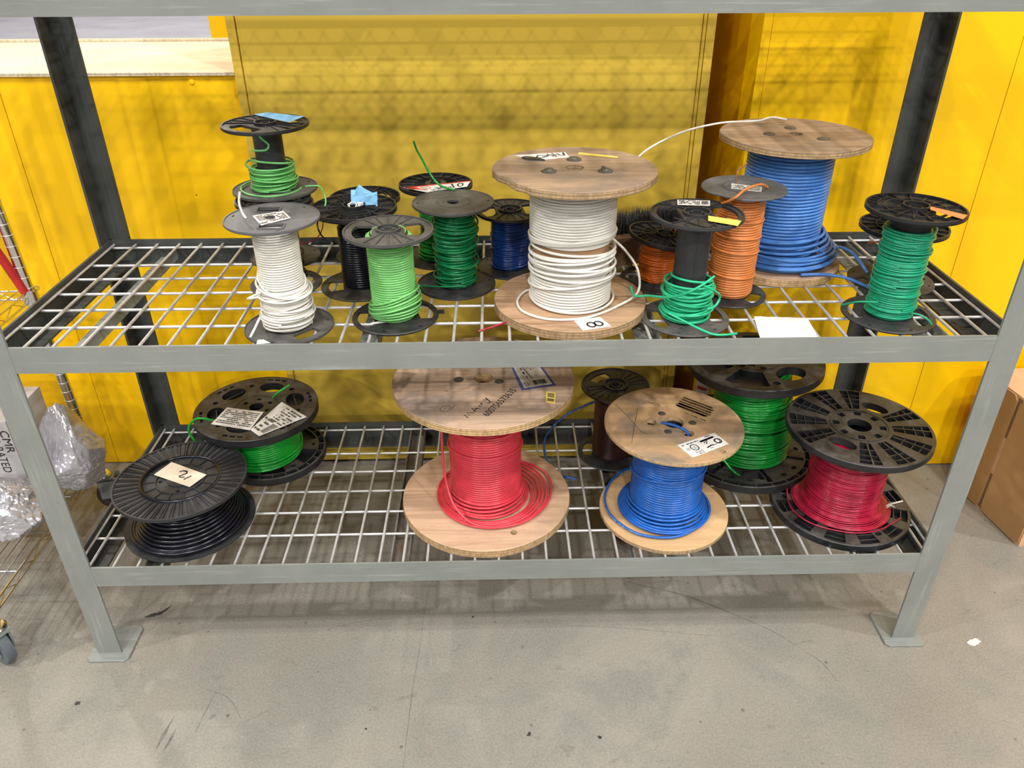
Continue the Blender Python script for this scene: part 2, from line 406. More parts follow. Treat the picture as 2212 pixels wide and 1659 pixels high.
# ------------------------------------------------------------------ flange styles (all return one MB in spool coordinates)
def fl_plain(R, t, z, ph=0, hole=.12, slots=3, extra=(), ring=0, up=True):
    m = MB(); loops = [circ(R), circ(R * hole, 28)]
    for i in range(slots):
        a = ph + 2 * PI * i / slots; x, y = R * .86 * math.cos(a), R * .86 * math.sin(a); loops.append(oval(x, y, R * .055, R * .03, a + PI / 2, 12))
    loops += list(extra)
    m.plate(loops, z, z + t, t * .3)
    if ring: m.plate([circ(R * ring), circ(R * ring * .975)], z + t, z + t + .0006)
    # rim bead
    m.lathe([(R * .965, z + t), (R * .97, z + t + .0012), (R * .995, z + t + .0012), (R, z + t - .0005)], 72)
    return m
def fl_window(R, t, z, ph=0, hub=.20, win=(.34, .80, 38), ribs=8, up=True, slots=2, nwin=2):
    """disc with two large D-shaped windows either side of the hub, thin ribs on its outer face"""
    m = MB(); loops = [circ(R), circ(R * hub * .55, 24)]
    for k in range(nwin): loops.append(dwin(R * win[0], R * win[1], win[2], ph + k * PI))
    for k in range(slots):
        for d in (-.5, .5):
            a = ph + PI / 2 + k * PI + d; loops.append(oval(R * .87 * math.cos(a), R * .87 * math.sin(a), R * .045, R * .03, a + PI / 2, 12))
    m.plate(loops, z, z + t, t * .3)
    if up:
        zt = z + t
        m.lathe([(R * .955, zt), (R * .955, zt + .002), (R * .995, zt + .002), (R, zt - .0005)], 72)
        m.lathe([(R * hub, zt), (R * hub, zt + .005), (R * hub * .86, zt + .005), (R * hub * .86, zt - .01)], 32)
        for k in range(2):
            for i in range(ribs):
                a = ph + PI / 2 + k * PI + (i - (ribs - 1) / 2) * (1.55 / ribs)
                m.bar((R * hub * math.cos(a), R * hub * math.sin(a), zt + .0008), (R * .955 * math.cos(a), R * .955 * math.sin(a), zt + .0008), .0014, .0022)
        # inner hub tube with three vanes
        m.lathe([(R * hub * .42, zt + .003), (R * hub * .42, zt - .012), (R * hub * .34, zt - .012), (R * hub * .34, zt + .003), (R * hub * .42, zt + .003)], 24)
        for i in range(4):
            a = ph + i * PI / 2 + .4; m.bar((R * hub * .4 * math.cos(a), R * hub * .4 * math.sin(a), zt - .003), (R * hub * .9 * math.cos(a), R * hub * .9 * math.sin(a), zt - .003), .0014, .008)
    return m
def fl_web(R, t, z, ph=0, hub=.24, wins=2, spokes=28, winspan=30, up=True, r0=.36):
    """thin disc stiffened with a web of spokes and rings, D windows beside the hub"""
    m = MB(); loops = [circ(R), circ(R * hub * .62, 28)]
    for k in range(wins): loops.append(dwin(R * r0, R * .74, winspan, ph + k * PI))
    m.plate(loops, z, z + t * .5, t * .1)
    zt = z + t * .5; h = t * .5 + .0022
    m.lathe([(R * .96, zt), (R * .96, zt + h), (R, zt + h), (R, zt - t * .4)], 72)
    for rr in (.62,):
        m.lathe([(R * rr - .0008, zt), (R * rr - .0008, zt + h * .8), (R * rr + .0008, zt + h * .8), (R * rr + .0008, zt)], 64)
    m.lathe([(R * hub, zt), (R * hub, zt + h + .004), (R * hub * .88, zt + h + .004), (R * hub * .88, zt - .014)], 36)
    m.lathe([(R * hub * .5, zt + h), (R * hub * .5, zt - .012), (R * hub * .42, zt - .012), (R * hub * .42, zt + h), (R * hub * .5, zt + h)], 24)
    hw = math.radians(winspan)
    for i in range(spokes):
        a = 2 * PI * i / spokes + ph + .05
        d = min(abs((a - ph - k * PI + PI) % (2 * PI) - PI) for k in range(wins)) if wins else 9
        i0 = hub if d > hw * 1.05 else .745
        wob = .11 * ((i % 2) * 2 - 1) if i0 == hub else 0
        m.bar((R * i0 * math.cos(a), R * i0 * math.sin(a), zt + h * .45), (R * .97 * math.cos(a + wob), R * .97 * math.sin(a + wob), zt + h * .45), .0013, h * .9)
    for k in range(wins):
        lp = dwin(R * (r0 - .02), R * .76, winspan + 2, ph + k * PI)
        for p, q_ in zip(lp, lp[1:] + lp[:1]): m.bar((*p, zt + h * .4), (*q_, zt + h * .4), .0013, h * .8)
    return m
def fl_louver(R, t, z, ph=0):
    m = MB(); loops = [circ(R), circ(R * .12, 28)]
    for i in range(4):
        a = ph + i * PI / 2; loops.append(circ(R * .03, 12, R * .30 * math.cos(a), R * .30 * math.sin(a)))
    m.plate(loops, z, z + t * .5)
    zt = z + t * .5; h = t * .5
    m.lathe([(R * .975, zt), (R * .975, zt + h), (R, zt + h), (R, zt - t * .4), (R * .99, z)], 84)
    for rr in (.60, .37): m.lathe([(R * rr - .001, zt), (R * rr - .001, zt + h * .9), (R * rr + .001, zt + h * .9), (R * rr + .001, zt)], 72)
    m.lathe([(R * .2, zt), (R * .2, zt + h * .9), (R * .12, zt + h * .9), (R * .12, zt)], 40)
    n = 44
    for i in range(n):
        a = ph + 2 * PI * i / n
        m.bar((R * .60 * math.cos(a), R * .60 * math.sin(a), zt + h * .45), (R * .98 * math.cos(a), R * .98 * math.sin(a), zt + h * .45), .0016, h * .9)
        # slanted blade between ribs
        b = a + 2 * PI / n * .5
        m.bar((R * .61 * math.cos(b), R * .61 * math.sin(b), zt + .0006), (R * .97 * math.cos(b), R * .97 * math.sin(b), zt + .0016), .006, .002)
    for i in range(14):
        a = ph + 2 * PI * i / 14
        m.bar((R * .36 * math.cos(a), R * .36 * math.sin(a), zt + h * .4), (R * .60 * math.cos(a), R * .60 * math.sin(a), zt + h * .4), .0018, h * .8)
    return m
def pocketed(R, t, z, through, pockets, back=.3, up=True, ch=.0015, extra=None):
    """thick moulded flange: thin back plate plus a front plate whose cut-outs are the pockets"""
    m = MB(); zb = z if up else z
    m.back = MB().plate([circ(R * .985)] + through, zb, zb + t * back)
    m.plate([circ(R, 96)] + through + pockets, zb + t * back, zb + t, ch)
    m.lathe([(R * .985, zb), (R * .993, zb), (R, zb + ch), (R, zb + t * back + ch)], 96)
    return m
def fl_oval(R, t, z, ph=0):
    thr = [circ(R * .115, 30)]; poc = []
    for i in range(6):
        a = ph + i * PI / 3
        cx, cy = R * .63 * math.cos(a), R * .63 * math.sin(a)
        o = oval(cx, cy, R * .21, R * .15, a + PI / 2, 26)
        if i == 1: thr.append(o)
        else: poc.append(o)
        b = a + PI / 6; thr.append(circ(R * .045, 14, R * .72 * math.cos(b), R * .72 * math.sin(b)))
        for k in (-1, 0, 1): poc.append(sector(R * .855, R * .90, a + k * .14 - .05, a + k * .14 + .05, 3))
    for i in range(6):
        a = ph + i * PI / 3 + .2; poc.append(sector(R * .2, R * .26, a - .16, a + .16, 3))
    m = pocketed(R, t, z, thr, poc)
    m.plate([circ(R * .36, 56), circ(R * .345, 56)], z + t, z + t + .001)
    for i in range(6):
        if i == 1: continue
        a = ph + i * PI / 3
        m.bar((R * .63 * math.cos(a) - R * .2 * math.sin(a), R * .63 * math.sin(a) + R * .2 * math.cos(a), z + t * .5), (R * .63 * math.cos(a) + R * .2 * math.sin(a), R * .63 * math.sin(a) - R * .2 * math.cos(a), z + t * .5), .0025, t * .5)
    return m
def fl_ovalbase(R, t, z, ph=0):
    thr = [circ(R * .1, 24)]; poc = []
    for i in range(6):
        a = ph + i * PI / 3; thr.append(oval(R * .76 * math.cos(a), R * .76 * math.sin(a), R * .05, R * .035, a + PI / 2, 14))
        poc.append(sector(R * .50, R * .84, a + .24, a + PI / 3 - .24, 6))
        for k in range(4): b = a + (k + .5) * PI / 12; poc.append(sector(R * .87, R * .965, b - .115, b + .115, 4))
    return pocketed(R, t, z, thr, poc)
def fl_six(R, t, z, ph=0):
    thr = [circ(R * .13, 30)]; poc = []
    for i in range(6):
        a = ph + i * PI / 3; h = math.radians(22)
        s0 = sector(R * .42, R * .86, a - h, a + h, 8)
        s0 = [(x, y) for x, y in s0]
        if i == 0: thr.append(oval(R * .63 * math.cos(a), R * .63 * math.sin(a), R * .19, R * .24, a, 22))
        else: poc.append(s0)
        b = a + PI / 6
        if i % 2: thr.append(circ(R * .055, 16, R * .78 * math.cos(b), R * .78 * math.sin(b)))
        poc.append(circ(R * .045, 14, R * .30 * math.cos(b), R * .30 * math.sin(b)))
    for i in range(4):
        a = ph + i * PI / 2 + .3; poc.append(sector(R * .17, R * .235, a - .35, a + .35, 5))
    m = pocketed(R, t, z, thr, poc)
    for i in range(6):
        a = ph + i * PI / 3 + PI / 6
        m.lathe([], 3) if False else None
    m.plate([circ(R * .36, 56), circ(R * .35, 56)], z + t, z + t + .001)
    return m
def fl_sixbase(R, t, z, ph=0):
    thr = [circ(R * .1, 24)]; poc = []
    for i in range(6):
        a = ph + i * PI / 3
        for d in (-.17, .17): thr.append(oval(R * .80 * math.cos(a + d), R * .80 * math.sin(a + d), R * .05, R * .036, a + PI / 2, 14))
        poc.append(sector(R * .5, R * .88, a + PI / 6 - .05, a + PI / 6 + .05, 3))
        for k in range(4): b = a + (k + .5) * PI / 12; poc.append(sector(R * .91, R * .975, b - .12, b + .12, 4))
    a = ph - PI / 2 + .15; thr.append(sector(R * .60, R * .80, -PI / 2 - .30, -PI / 2 + .12, 6))
    return pocketed(R, t, z, thr, poc)
def fl_wedge(R, t, z, ph=0, hubr=.40, base=False):
    thr = [circ(R * .165, 36)]; poc = []; ribs = []
    n = 12
    ov = {2: 1, 7: 1}
    for i in range(n):
        a = ph + 2 * PI * i / n
        if not base and i in (1, 7):
            thr.append(oval(R * .60 * math.cos(a), R * .60 * math.sin(a), R * .115, R * .19, a, 22)); continue
        poc.append(sector(R * (hubr + .05), R * .955, a - .155, a + .155, 4)); ribs.append(a)
        if base and i % 4 == 1:
            b = a + PI / n; thr.append(oval(R * .80 * math.cos(b), R * .80 * math.sin(b), R * .055, R * .035, b + PI / 2, 14))
    if not base:
        for i in range(8):
            a = ph + 2 * PI * i / 8 + .2; poc.append(sector(R * .27, R * .36, a - .15, a + .15, 4))
    m = pocketed(R, t, z, thr, poc)
    zt = z + t
    for a in ribs:
        for rr in ((.60, .74, .85) if not base else (.56, .66, .76, .86)):
            c, s_ = math.cos(a), math.sin(a); hw_ = R * rr * .155
            m.bar((R * rr * c + hw_ * s_, R * rr * s_ - hw_ * c, z + t * .6), (R * rr * c - hw_ * s_, R * rr * s_ + hw_ * c, z + t * .6), .002, t * .62)
        if not base:
            d = .05; m.bar((R * .46 * math.cos(a + d), R * .46 * math.sin(a + d), z + t * .65), (R * .95 * math.cos(a + d * .5), R * .95 * math.sin(a + d * .5), z + t * .65), .003, t * .68)
    if not base:
        m.plate([circ(R * hubr, 64), circ(R * hubr * .97, 64)], zt, zt + .0012)
    return m
def fl_wood(R, t, z, hole=.11, chips=(), holes=(), seed=1, rough=.003, bites=()):
    r_ = random.Random(seed); n = 150; out = []
    ph = [r_.uniform(0, 6.28) for _ in range(6)]
    for i in range(n):
        a = 2 * PI * i / n
        rr = R * (1 + rough * sum(math.sin(a * k * 3 + ph[k]) for k in range(1, 5)) / 3) + r_.uniform(-1, 1) * R * rough * .35
        for c0, wd, dp in bites:
            d = abs((a - math.radians(c0) + PI) % (2 * PI) - PI)
            if d < math.radians(wd): rr -= R * dp * (1 - (d / math.radians(wd)) ** 2) * r_.uniform(.75, 1.1)
        out.append((rr * math.cos(a), rr * math.sin(a)))
    loops = [out] + ([circ(hole if hole > .5 else R * hole, 30)] if hole else [])
    for (x, y, rad) in holes: loops.append(circ(rad, 18, x, y))
    m = MB(); m.plate(loops, z, z + t, .0012); return m

# ------------------------------------------------------------------ wire windings
def helix(r, z0, z1, d, seed=1, jr=.0, jz=.0, seg=44, tilt=0, turns=None, r1=None, tph=0):
    """closely wound layer from z0 up to z1 (pitch about one wire diameter)"""
    g = np.random.default_rng(seed); N = turns or max(1, int(abs(z1 - z0) / (d * 1.02)))
    n = int(N * seg) + 1; th = np.linspace(0, 2 * PI * N, n); u = np.linspace(0, 1, n)
    z = z0 + (z1 - z0) * u; rr = np.full(n, r) if r1 is None else r + (r1 - r) * u
    if jr or jz:
        k = np.arange(N + 2); a = g.normal(0, 1, N + 2); b = g.normal(0, 1, N + 2); c = g.uniform(0, 6.28, N + 2)
        t = th / (2 * PI)
        rr = rr + jr * np.abs(np.interp(t, k, a)); z = z + jz * np.interp(t, k, b) * np.sin(th + np.interp(t, k, c))
    if tilt: z = z + tilt * np.sin(th - tph)
    return np.stack([rr * np.cos(th), rr * np.sin(th), z], 1)
def loop(r, z, tilt=0, tph=0, dx=0, dy=0, a0=0, turns=1.0, dz=0, seg=52, dr=0, ecc=0):
    n = int(seg * turns) + 1; th = a0 + np.linspace(0, 2 * PI * turns, n); u = np.linspace(0, 1, n)
    rr = r + dr * u + ecc * np.cos(2 * (th - tph))
    return np.stack([dx + rr * np.cos(th), dy + rr * np.sin(th), z + dz * u + tilt * np.sin(th - tph)], 1)
def mess(mb, n, r, z0, z1, d, seed, tilt=.004, dr=.004, off=.002, sides=6):
    """n loose turns lying over each other"""
    g = random.Random(seed)
    for i in range(n):
        z = z0 + (z1 - z0) * (i + .5) / n + g.uniform(-1, 1) * (z1 - z0) / n * .8
        mb.tube(loop(r + g.uniform(0, 1) * dr, z, g.uniform(-1, 1) * tilt, g.uniform(0, 6.28), g.uniform(-1, 1) * off, g.uniform(-1, 1) * off, g.uniform(0, 6.28), 1.02, g.uniform(-1, 1) * d), d / 2, sides, cap=True, attr=True)

# ------------------------------------------------------------------ flat print: labels laid on a quad (u to the right, v up, corners TL TR BR BL)
def quadmap(q, u, v):
    tl, tr, br, bl = [Vector(p) for p in q]
    return (tl * (1 - u) + tr * u) * v + (bl * (1 - u) + br * u) * (1 - v)
def v3(q, z): return [Vector((p[0], p[1], z if len(p) == 2 else p[2])) for p in q]
def paper(q, mat, parent, name='label', curl=0, seed=0, th=.0004, label=None):
    """a thin sheet over quad q (list of 3D points)"""
    g = random.Random(seed); nu, nv = 8, 6; m = MB(); vs = []; nrm = ((q[1] - q[0]).cross(q[3] - q[0])).normalized()
    if nrm.z < 0: nrm = -nrm
    for lay in (0, 1):
        for j in range(nv + 1):
            for i in range(nu + 1):
                p = quadmap(q, i / nu, j / nv); h = curl * (abs(math.sin(i * 1.7 + seed)) + abs(math.cos(j * 2.1 + seed))) * .5
                vs.append(p + nrm * (th * lay + h + .0002))
    S = (nu + 1) * (nv + 1); fs = []
    for j in range(nv):
        for i in range(nu):
            a = j * (nu + 1) + i; b = a + 1; c = b + nu + 1; d = c - 1
            fs.append((S + a, S + b, S + c, S + d)); fs.append((a, d, c, b))
    edge = [(i, i + 1) for i in range(nu)] + [(nv * (nu + 1) + i + 1, nv * (nu + 1) + i) for i in range(nu)] + [((j + 1) * (nu + 1), j * (nu + 1)) for j in range(nv)] + [(j * (nu + 1) + nu, (j + 1) * (nu + 1) + nu) for j in range(nv)]
    for a, b in edge: fs.append((a, b, S + b, S + a))
    m.add(vs, fs); return m.build(name, mat, parent, 0, label=label)
FONT_CACHE = {}
def text_tris(txt):
    if txt in FONT_CACHE: return FONT_CACHE[txt]
    cu_ = bpy.data.curves.new('t', 'FONT'); cu_.body = txt; cu_.align_x = 'LEFT'; o = bpy.data.objects.new('t', cu_)
    COL.objects.link(o); dg = bpy.context.evaluated_depsgraph_get(); me = bpy.data.meshes.new_from_object(o.evaluated_get(dg))
    vs = [v.co.copy() for v in me.vertices]; fs = [tuple(p.vertices) for p in me.polygons]
    bpy.data.objects.remove(o); bpy.data.curves.remove(cu_); bpy.data.meshes.remove(me)
    x0 = min(v.x for v in vs); x1 = max(v.x for v in vs); y0 = min(v.y for v in vs); y1 = max(v.y for v in vs)
    FONT_CACHE[txt] = ([((v.x - x0) / (x1 - x0), (v.y - y0) / (y1 - y0)) for v in vs], fs); return FONT_CACHE[txt]
def ink(q, items, mat, parent, lift=.0011, name='print'):
    """items: ('b',u0,v0,u1,v1) bar | ('t',text,u0,v0,u1,v1) | ('s',[pts],width) stroke | ('r',u,v,ru,rv,w) ring"""
    m = MB(); nrm = ((q[1] - q[0]).cross(q[3] - q[0])).normalized()
    if nrm.z < 0: nrm = -nrm
    P = lambda u, v: quadmap(q, u, v) + nrm * lift
    for it in items:
        if it[0] == 'b':
            _, a, b, c, d = it; m.add([P(a, b), P(c, b), P(c, d), P(a, d)], [(0, 1, 2, 3)])
        elif it[0] == 't':
            vs, fs = text_tris(it[1]); _, _, a, b, c, d = it
            m.add([P(a + (c - a) * x, b + (d - b) * y) for x, y in vs], fs)
        else:
            if it[0] == 'r':
                _, u, v, ru, rv, wd = it; pts = [(u + ru * math.cos(t * PI / 14), v + rv * math.sin(t * PI / 14)) for t in range(29)]
            else: _, pts, wd = it
            pp = [P(*p) for p in pts]; L = []
            for i, p in enumerate(pp):
                t = (pp[min(i + 1, len(pp) - 1)] - pp[max(i - 1, 0)]).normalized(); s_ = nrm.cross(t) * wd / 2; L += [p + s_, p - s_]
            m.add(L, [(2 * i, 2 * i + 1, 2 * i + 3, 2 * i + 2) for i in range(len(pp) - 1)])
    return m.build(name, mat, parent, 0)
def fineprint(seed, rows, u0=.06, u1=.94, v0=.1, v1=.9, dens=.7):
    g = random.Random(seed); out = []; h = (v1 - v0) / rows
    for r in range(rows):
        u = u0; v = v1 - (r + 1) * h
        while u < u1:
            l = g.uniform(.02, .12)
            if g.random() < dens: out.append(('b', u, v + h * .25, min(u1, u + l), v + h * .75))
            u += l + .015
    return out
def barcode(seed, u0, v0, u1, v1, vert=True):
    g = random.Random(seed); out = []; x = 0.0
    while x < 1:
        l = g.choice((.015, .03, .045))
        out.append(('b', u0 + (u1 - u0) * x, v0, u0 + (u1 - u0) * min(1, x + l), v1) if vert else ('b', u0, v0 + (v1 - v0) * x, u1, v0 + (v1 - v0) * min(1, x + l)))
        x += l + g.choice((.015, .03))
    return out
TWELVE = [[(.30, .30), (.38, .62), (.36, .28)], ]

# ------------------------------------------------------------------ the setting
fl = MB(); fl.add([(-6, -5, 0), (7, -5, 0), (7, 1.15, 0), (-6, 1.15, 0), (-6, -5, -.05), (7, -5, -.05), (7, 1.15, -.05), (-6, 1.15, -.05)],
                  [(0, 1, 2, 3), (7, 6, 5, 4), (0, 4, 5, 1), (1, 5, 6, 2), (2, 6, 7, 3), (3, 7, 4, 0)])
floor = struct(fl.build('floor', 'warm_concrete', None, 0))
fl = MB().box(-14, 8, 1.15, 26, -.05, 0); struct(fl.build('floor', 'cool_concrete', None, 0))
def blotch(pts, mat, name='stain'):
    m = MB(); m.plate([pts], .0001, .0005); m.build(name, mat, floor, 0)
def ragged(cx, cy, a, b, rot, seed):
    g = random.Random(seed); return [(x, y) for x, y in [((lambda k: (cx + k * (p[0] - cx), cy + k * (p[1] - cy)))(g.uniform(.6, 1.15))) for p in oval(cx, cy, a, b, rot, 16)]]
def streak(path, w, mat, name='scuff', seed=0):
    g = random.Random(seed); P = spline(path, 6); m = MB(); vs = []
    n = len(P)
    for i, p in enumerate(P):
        t = P[min(i + 1, n - 1)] - P[max(i - 1, 0)]; t = t / (np.linalg.norm(t) + 1e-9); k = w * math.sin(PI * (i + .3) / (n + .3)) * g.uniform(.5, 1)
        vs += [(p[0] - t[1] * k, p[1] + t[0] * k, .0004), (p[0] + t[1] * k, p[1] - t[0] * k, .0004)]
    m.add(vs, [(2 * i, 2 * i + 1, 2 * i + 3, 2 * i + 2) for i in range(n - 1)]); m.build(name, mat, floor, 0)
streak([(1.16, .215, 0), (1.23, .185, 0), (1.351, .139, 0), (1.502, .043, 0), (1.563, -.016, 0)], .0022, 'grey_scuff', seed=1)
streak([(1.57, -.025, 0), (1.60, -.06, 0), (1.615, -.11, 0)], .0014, 'grey_scuff', seed=2)
streak([(.112, .145, 0), (.095, .122, 0), (.073, .112, 0), (.06, .108, 0)], .007, 'dark_stain', seed=3)
streak([(.222, -.16, 0), (.216, -.20, 0), (.212, -.235, 0)], .004, 'grey_scuff', seed=4)
streak([(.235, -.19, 0), (.232, -.22, 0), (.227, -.24, 0)], .003, 'grey_scuff', seed=5)
streak([(.29, -.10, 0), (.283, -.15, 0), (.277, -.20, 0)], .0013, 'grey_scuff', seed=6)
streak([(.42, -.145, 0), (.40, -.16, 0), (.37, -.178, 0)], .0012, 'grey_scuff', seed=7)
streak([(.25, -.09, 0), (.32, -.12, 0), (.36, -.17, 0)], .0011, 'grey_scuff', seed=8)
streak([(.72, .205, 0), (.715, .10, 0), (.712, .0, 0), (.706, -.11, 0), (.704, -.24, 0), (.70, -.5, 0)], .0010, 'grey_scuff', seed=9)
streak([(1.04, .06, 0), (1.2, .045, 0), (1.38, .02, 0)], .0008, 'grey_scuff', seed=10)
streak([(.50, .063, 0), (.56, .08, 0), (.63, .09, 0)], .0012, 'grey_scuff', seed=11)
for i, (x, y, a, b) in enumerate([(.9447, 0, .006, .006), (.9494, -.22, .006, .004), (.955, -.20, .004, .003), (.0085, -.126, .007, .005), (.30, -.165, .008, .005), (1.09, -.23, .004, .004), (.50, .06, .004, .003), (.62, -.2, .003, .003), (1.30, -.20, .003, .003), (.83, .09, .003, .003)]):
    blotch(ragged(x, y, a, b, i, i), 'dark_stain' if i % 2 else 'grey_scuff')

# back walls: sheet-metal panels with open joints, plywood capped half wall on the left, ochre door in the middle
def panel(wall, x0, x1, y, z0, z1, t=.012):
    m = MB(); m.box(x0 + .0008, x1 - .0008, y, y + t, z0, z1); return m.build('panel', 'yellow_panel_paint', wall, 0)
wl = struct(MB().box(-2.9, .30, .735, 1.20, .004, 1.095).build('wall_back_left', 'yellow_panel_paint', None, 0))
for x0, x1 in ((-.249, .302), (-.80, -.249), (-1.35, -.80), (-1.9, -1.35), (-2.45, -1.9)): panel(wl, x0, x1, .72, .004, 1.098)
for x, z in ((.198, 1.084), (-.35, 1.084), (-.12, .03), (.25, .03)):
    m = MB(); m.lathe([(.0, -.0015), (.005, -.002), (.0075, .0), (.0055, .003), (0, .004)], 16); m.xf(Matrix.Translation((x, .7195, z)) @ Matrix.Rotation(PI / 2, 4, 'X'))
    m.build('screw', 'yellow_panel_paint', wl)
cap = MB().box(-2.9, .3005, .712, 1.235, 1.0985, 1.1055)
t1 = struct(cap.build('trim_1', 'pale_plywood', None, 0))
struct(MB().box(-2.9, .3005, 1.2355, 1.25, 1.05, 1.113).build('trim_2', 'pale_plywood', None, 0))
yp = MB().box(-.028, .06, 1.6, 1.68, .0, 2.2); tag(yp.build('square_post', 'yellow_panel_paint', None, 0), 'yellow square post beyond the plywood ledge', 'post')
wr = struct(MB().box(1.487, 4.6, .662, 1.35, .004, 2.2).build('wall_back_right', 'yellow_panel_paint', None, 0))
for x0, x1 in ((1.506, 2.071), (2.071, 2.63), (2.63, 3.2), (3.2, 3.77)): panel(wr, x0, x1, .65, .004, 2.2)
MB().box(1.486, 1.5055, .6485, .662, .004, 2.2).build('edge_strip', 'yellow_panel_paint', wr, 0)
dr = struct(MB().box(.3045, 1.396, .711, 1.195, .012, 2.2).build('door_1', 'ochre_door_paint', None, 0))  # body deepened out of view behind the door front, closes the recess to light
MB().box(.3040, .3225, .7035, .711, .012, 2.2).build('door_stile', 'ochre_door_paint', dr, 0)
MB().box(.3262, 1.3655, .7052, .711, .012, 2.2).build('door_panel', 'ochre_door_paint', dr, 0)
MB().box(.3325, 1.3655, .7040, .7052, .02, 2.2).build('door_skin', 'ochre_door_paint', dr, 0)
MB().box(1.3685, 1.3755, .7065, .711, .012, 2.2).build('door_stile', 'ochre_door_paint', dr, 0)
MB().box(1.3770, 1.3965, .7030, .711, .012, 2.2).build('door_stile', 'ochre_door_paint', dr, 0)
struct(MB().box(.3, 1.488, 1.20, 1.26, .0, 2.3).box(.3, 1.488, .79, 1.20, 2.2, 2.3).build('wall_back_recess_and_light_lid', 'yellow_panel_paint', None, 0))  # second box is a lid added out of view, keeps lamp light off the recess

# ------------------------------------------------------------------ the steel rack
RW, RD = 1.83, .539
ZS = (.2587, .773, 1.343)           # tops of the rails
rack = thing('storage_rack', 'grey painted angle-iron storage rack with welded wire shelves', 'rack', (0, 0, 0))
FW, FT = .051, .005
def angle_post(x, y, sx, sy, mat):
    """equal angle, corner at x,y, legs going sx along x and sy along y"""
    m = MB(); X = sorted((x, x + sx * FW)); Y = sorted((y, y + sy * FW)); x1 = x + sx * FT; y1 = y + sy * FT
    poly = [(x, y), (x + sx * FW, y), (x + sx * FW, y1), (x1, y1), (x1, y + sy * FW), (x, y + sy * FW)]
    if sx * sy < 0: poly = poly[::-1]
    m.plate([poly], .006, 1.36); p = m.build('post', mat, rack, 30)
    f = MB(); c = .008; a0, a1 = sorted((x - sx * .019, x + sx * .072)); b0, b1 = sorted((y - sy * .022, y + sy * .078))
    f.plate([[(a0 + c, b0), (a1 - c, b0), (a1, b0 + c), (a1, b1 - c), (a1 - c, b1), (a0 + c, b1), (a0, b1 - c), (a0, b0 + c)]], 0, .006, .0012)
    f.build('foot_plate', 'grey_rack_paint', p, 30)
for x, y, sx, sy in ((0, 0, 1, 1), (RW, 0, -1, 1), (0, RD, 1, -1), (RW, RD, -1, -1)): angle_post(x, y, sx, sy, 'grey_post_paint' if y == 0 else 'dark_post_grey')
def rails(zt):
    zb = zt - .051; t = .005
    def L(name, mat, *boxes):
        m = MB()
        for b in boxes: m.box(*b)
        m.build(name, mat, rack, 0)
    L('rail', 'grey_rack_paint', (FW, RW - FW, .0005, t, zb, zt), (FW, RW - FW, t, .050, zb, zb + t))
    L('rail', 'dark_rack_grey', (FT, RW - FT, RD - t - FT, RD - FT, zb, zt), (FW, RW - FW, RD - .050, RD - t - FT, zb, zb + t))
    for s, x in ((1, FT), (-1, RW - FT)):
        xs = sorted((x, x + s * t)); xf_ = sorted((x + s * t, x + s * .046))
        L('rail', 'dark_rack_grey', (*xs, FT, RD - FT, zb, zt), (*xf_, .05, RD - .05, zb, zb + t))
WR = .0029
YR = (.0105, .111, .187, .263, .339, .415, .522)
me_fb = MB().tube([(0, .012, 0), (0, .529, 0)], WR, 10).mesh('deck_wire', 'zinc_wire', 60)
me_lr = MB().tube([(.012, 0, 0), (RW - .012, 0, 0)], WR, 10).mesh('deck_wire', 'zinc_wire', 60)
def deck(zt, x_first, off):
    zm = zt - .012
    m = MB(); m.tube([(.0135, .012, zm), (.0135, .529, zm)], WR, 10)
    d = m.build('wire_deck', 'zinc_wire', rack, 60)
    link('deck_wire', me_fb, d, (RW - .0135, 0, zm))
    for y in YR: link('deck_wire', me_lr, d, (0, y, zm - 2 * WR + .0004))
    i = 0; x = x_first
    while x < RW - .03:
        link('deck_wire', me_fb, d, (x, 0, zm)); x += .0503
def supports(zt, xs, mat):
    zb = zt - .046; h = zt - .0185 - zb - .0022
    for x in xs:
        m = MB(); m.box(x - .020, x + .020, .006, RD - .011, zb, zb + .0035)
        m.box(x + .0165, x + .020, .006, RD - .011, zb + .0035, zb + h)
        if mat != 'grey_rack_paint': m.box(x - .020, x - .0165, .006, RD - .011, zb + .0035, zb + h)
        m.build('support_bar', mat, rack, 0)
for zt, xf_, mt in ((ZS[0], .038, 'rusty_grey_steel'), (ZS[1], .0635, 'grey_rack_paint'), (ZS[2], .0635, 'grey_rack_paint')):
    rails(zt); deck(zt, xf_, 0); supports(zt, (.135, .66, 1.175, 1.70) if mt == 'grey_rack_paint' else (.165, .682, 1.165, 1.68), mt)
ZM, ZL = ZS[1] - .012 + WR, ZS[0] - .012 + WR      # top of the wire decks

# ------------------------------------------------------------------ spools
def spool(name, label, x, y, z, group=None, tilt=None):
    r = thing(name, label, 'wire spool', (x, y, z), 0, group)
    if tilt: r.rotation_euler = tilt
    return r
def barrel(r, R, z0, z1, mat, ribs=0):
    m = MB(); m.lathe([(R * .8, z0), (R, z0), (R, z1), (R * .8, z1)], 40)
    if ribs:
        for i in range(ribs):
            a = 2 * PI * i / ribs; m.bar((R * math.cos(a), R * math.sin(a), z0), (R * math.cos(a), R * math.sin(a), z1), .002, .0015)
    return m.build('barrel', mat, r)
def bore(r, rad, H, mat='cardboard_core'):
    m = MB(); m.lathe([(rad, .001), (rad, H - .001), (rad + .003, H - .001), (rad + .003, .001), (rad, .001)], 32); m.plate([circ(rad, 32)], .001, .002); return m.build('bore', mat, r)
def fill(mb, R, z0, z1, n=44): mb.lathe([(R * .9, z0), (R, z0), (R, z1), (R * .9, z1)], n)
def wire(mb, r, mat): return mb.build('wire', mat, r, 70)
def rel(pts, o): return [(p[0] - o[0], p[1] - o[1], p[2] - o[2]) for p in pts]
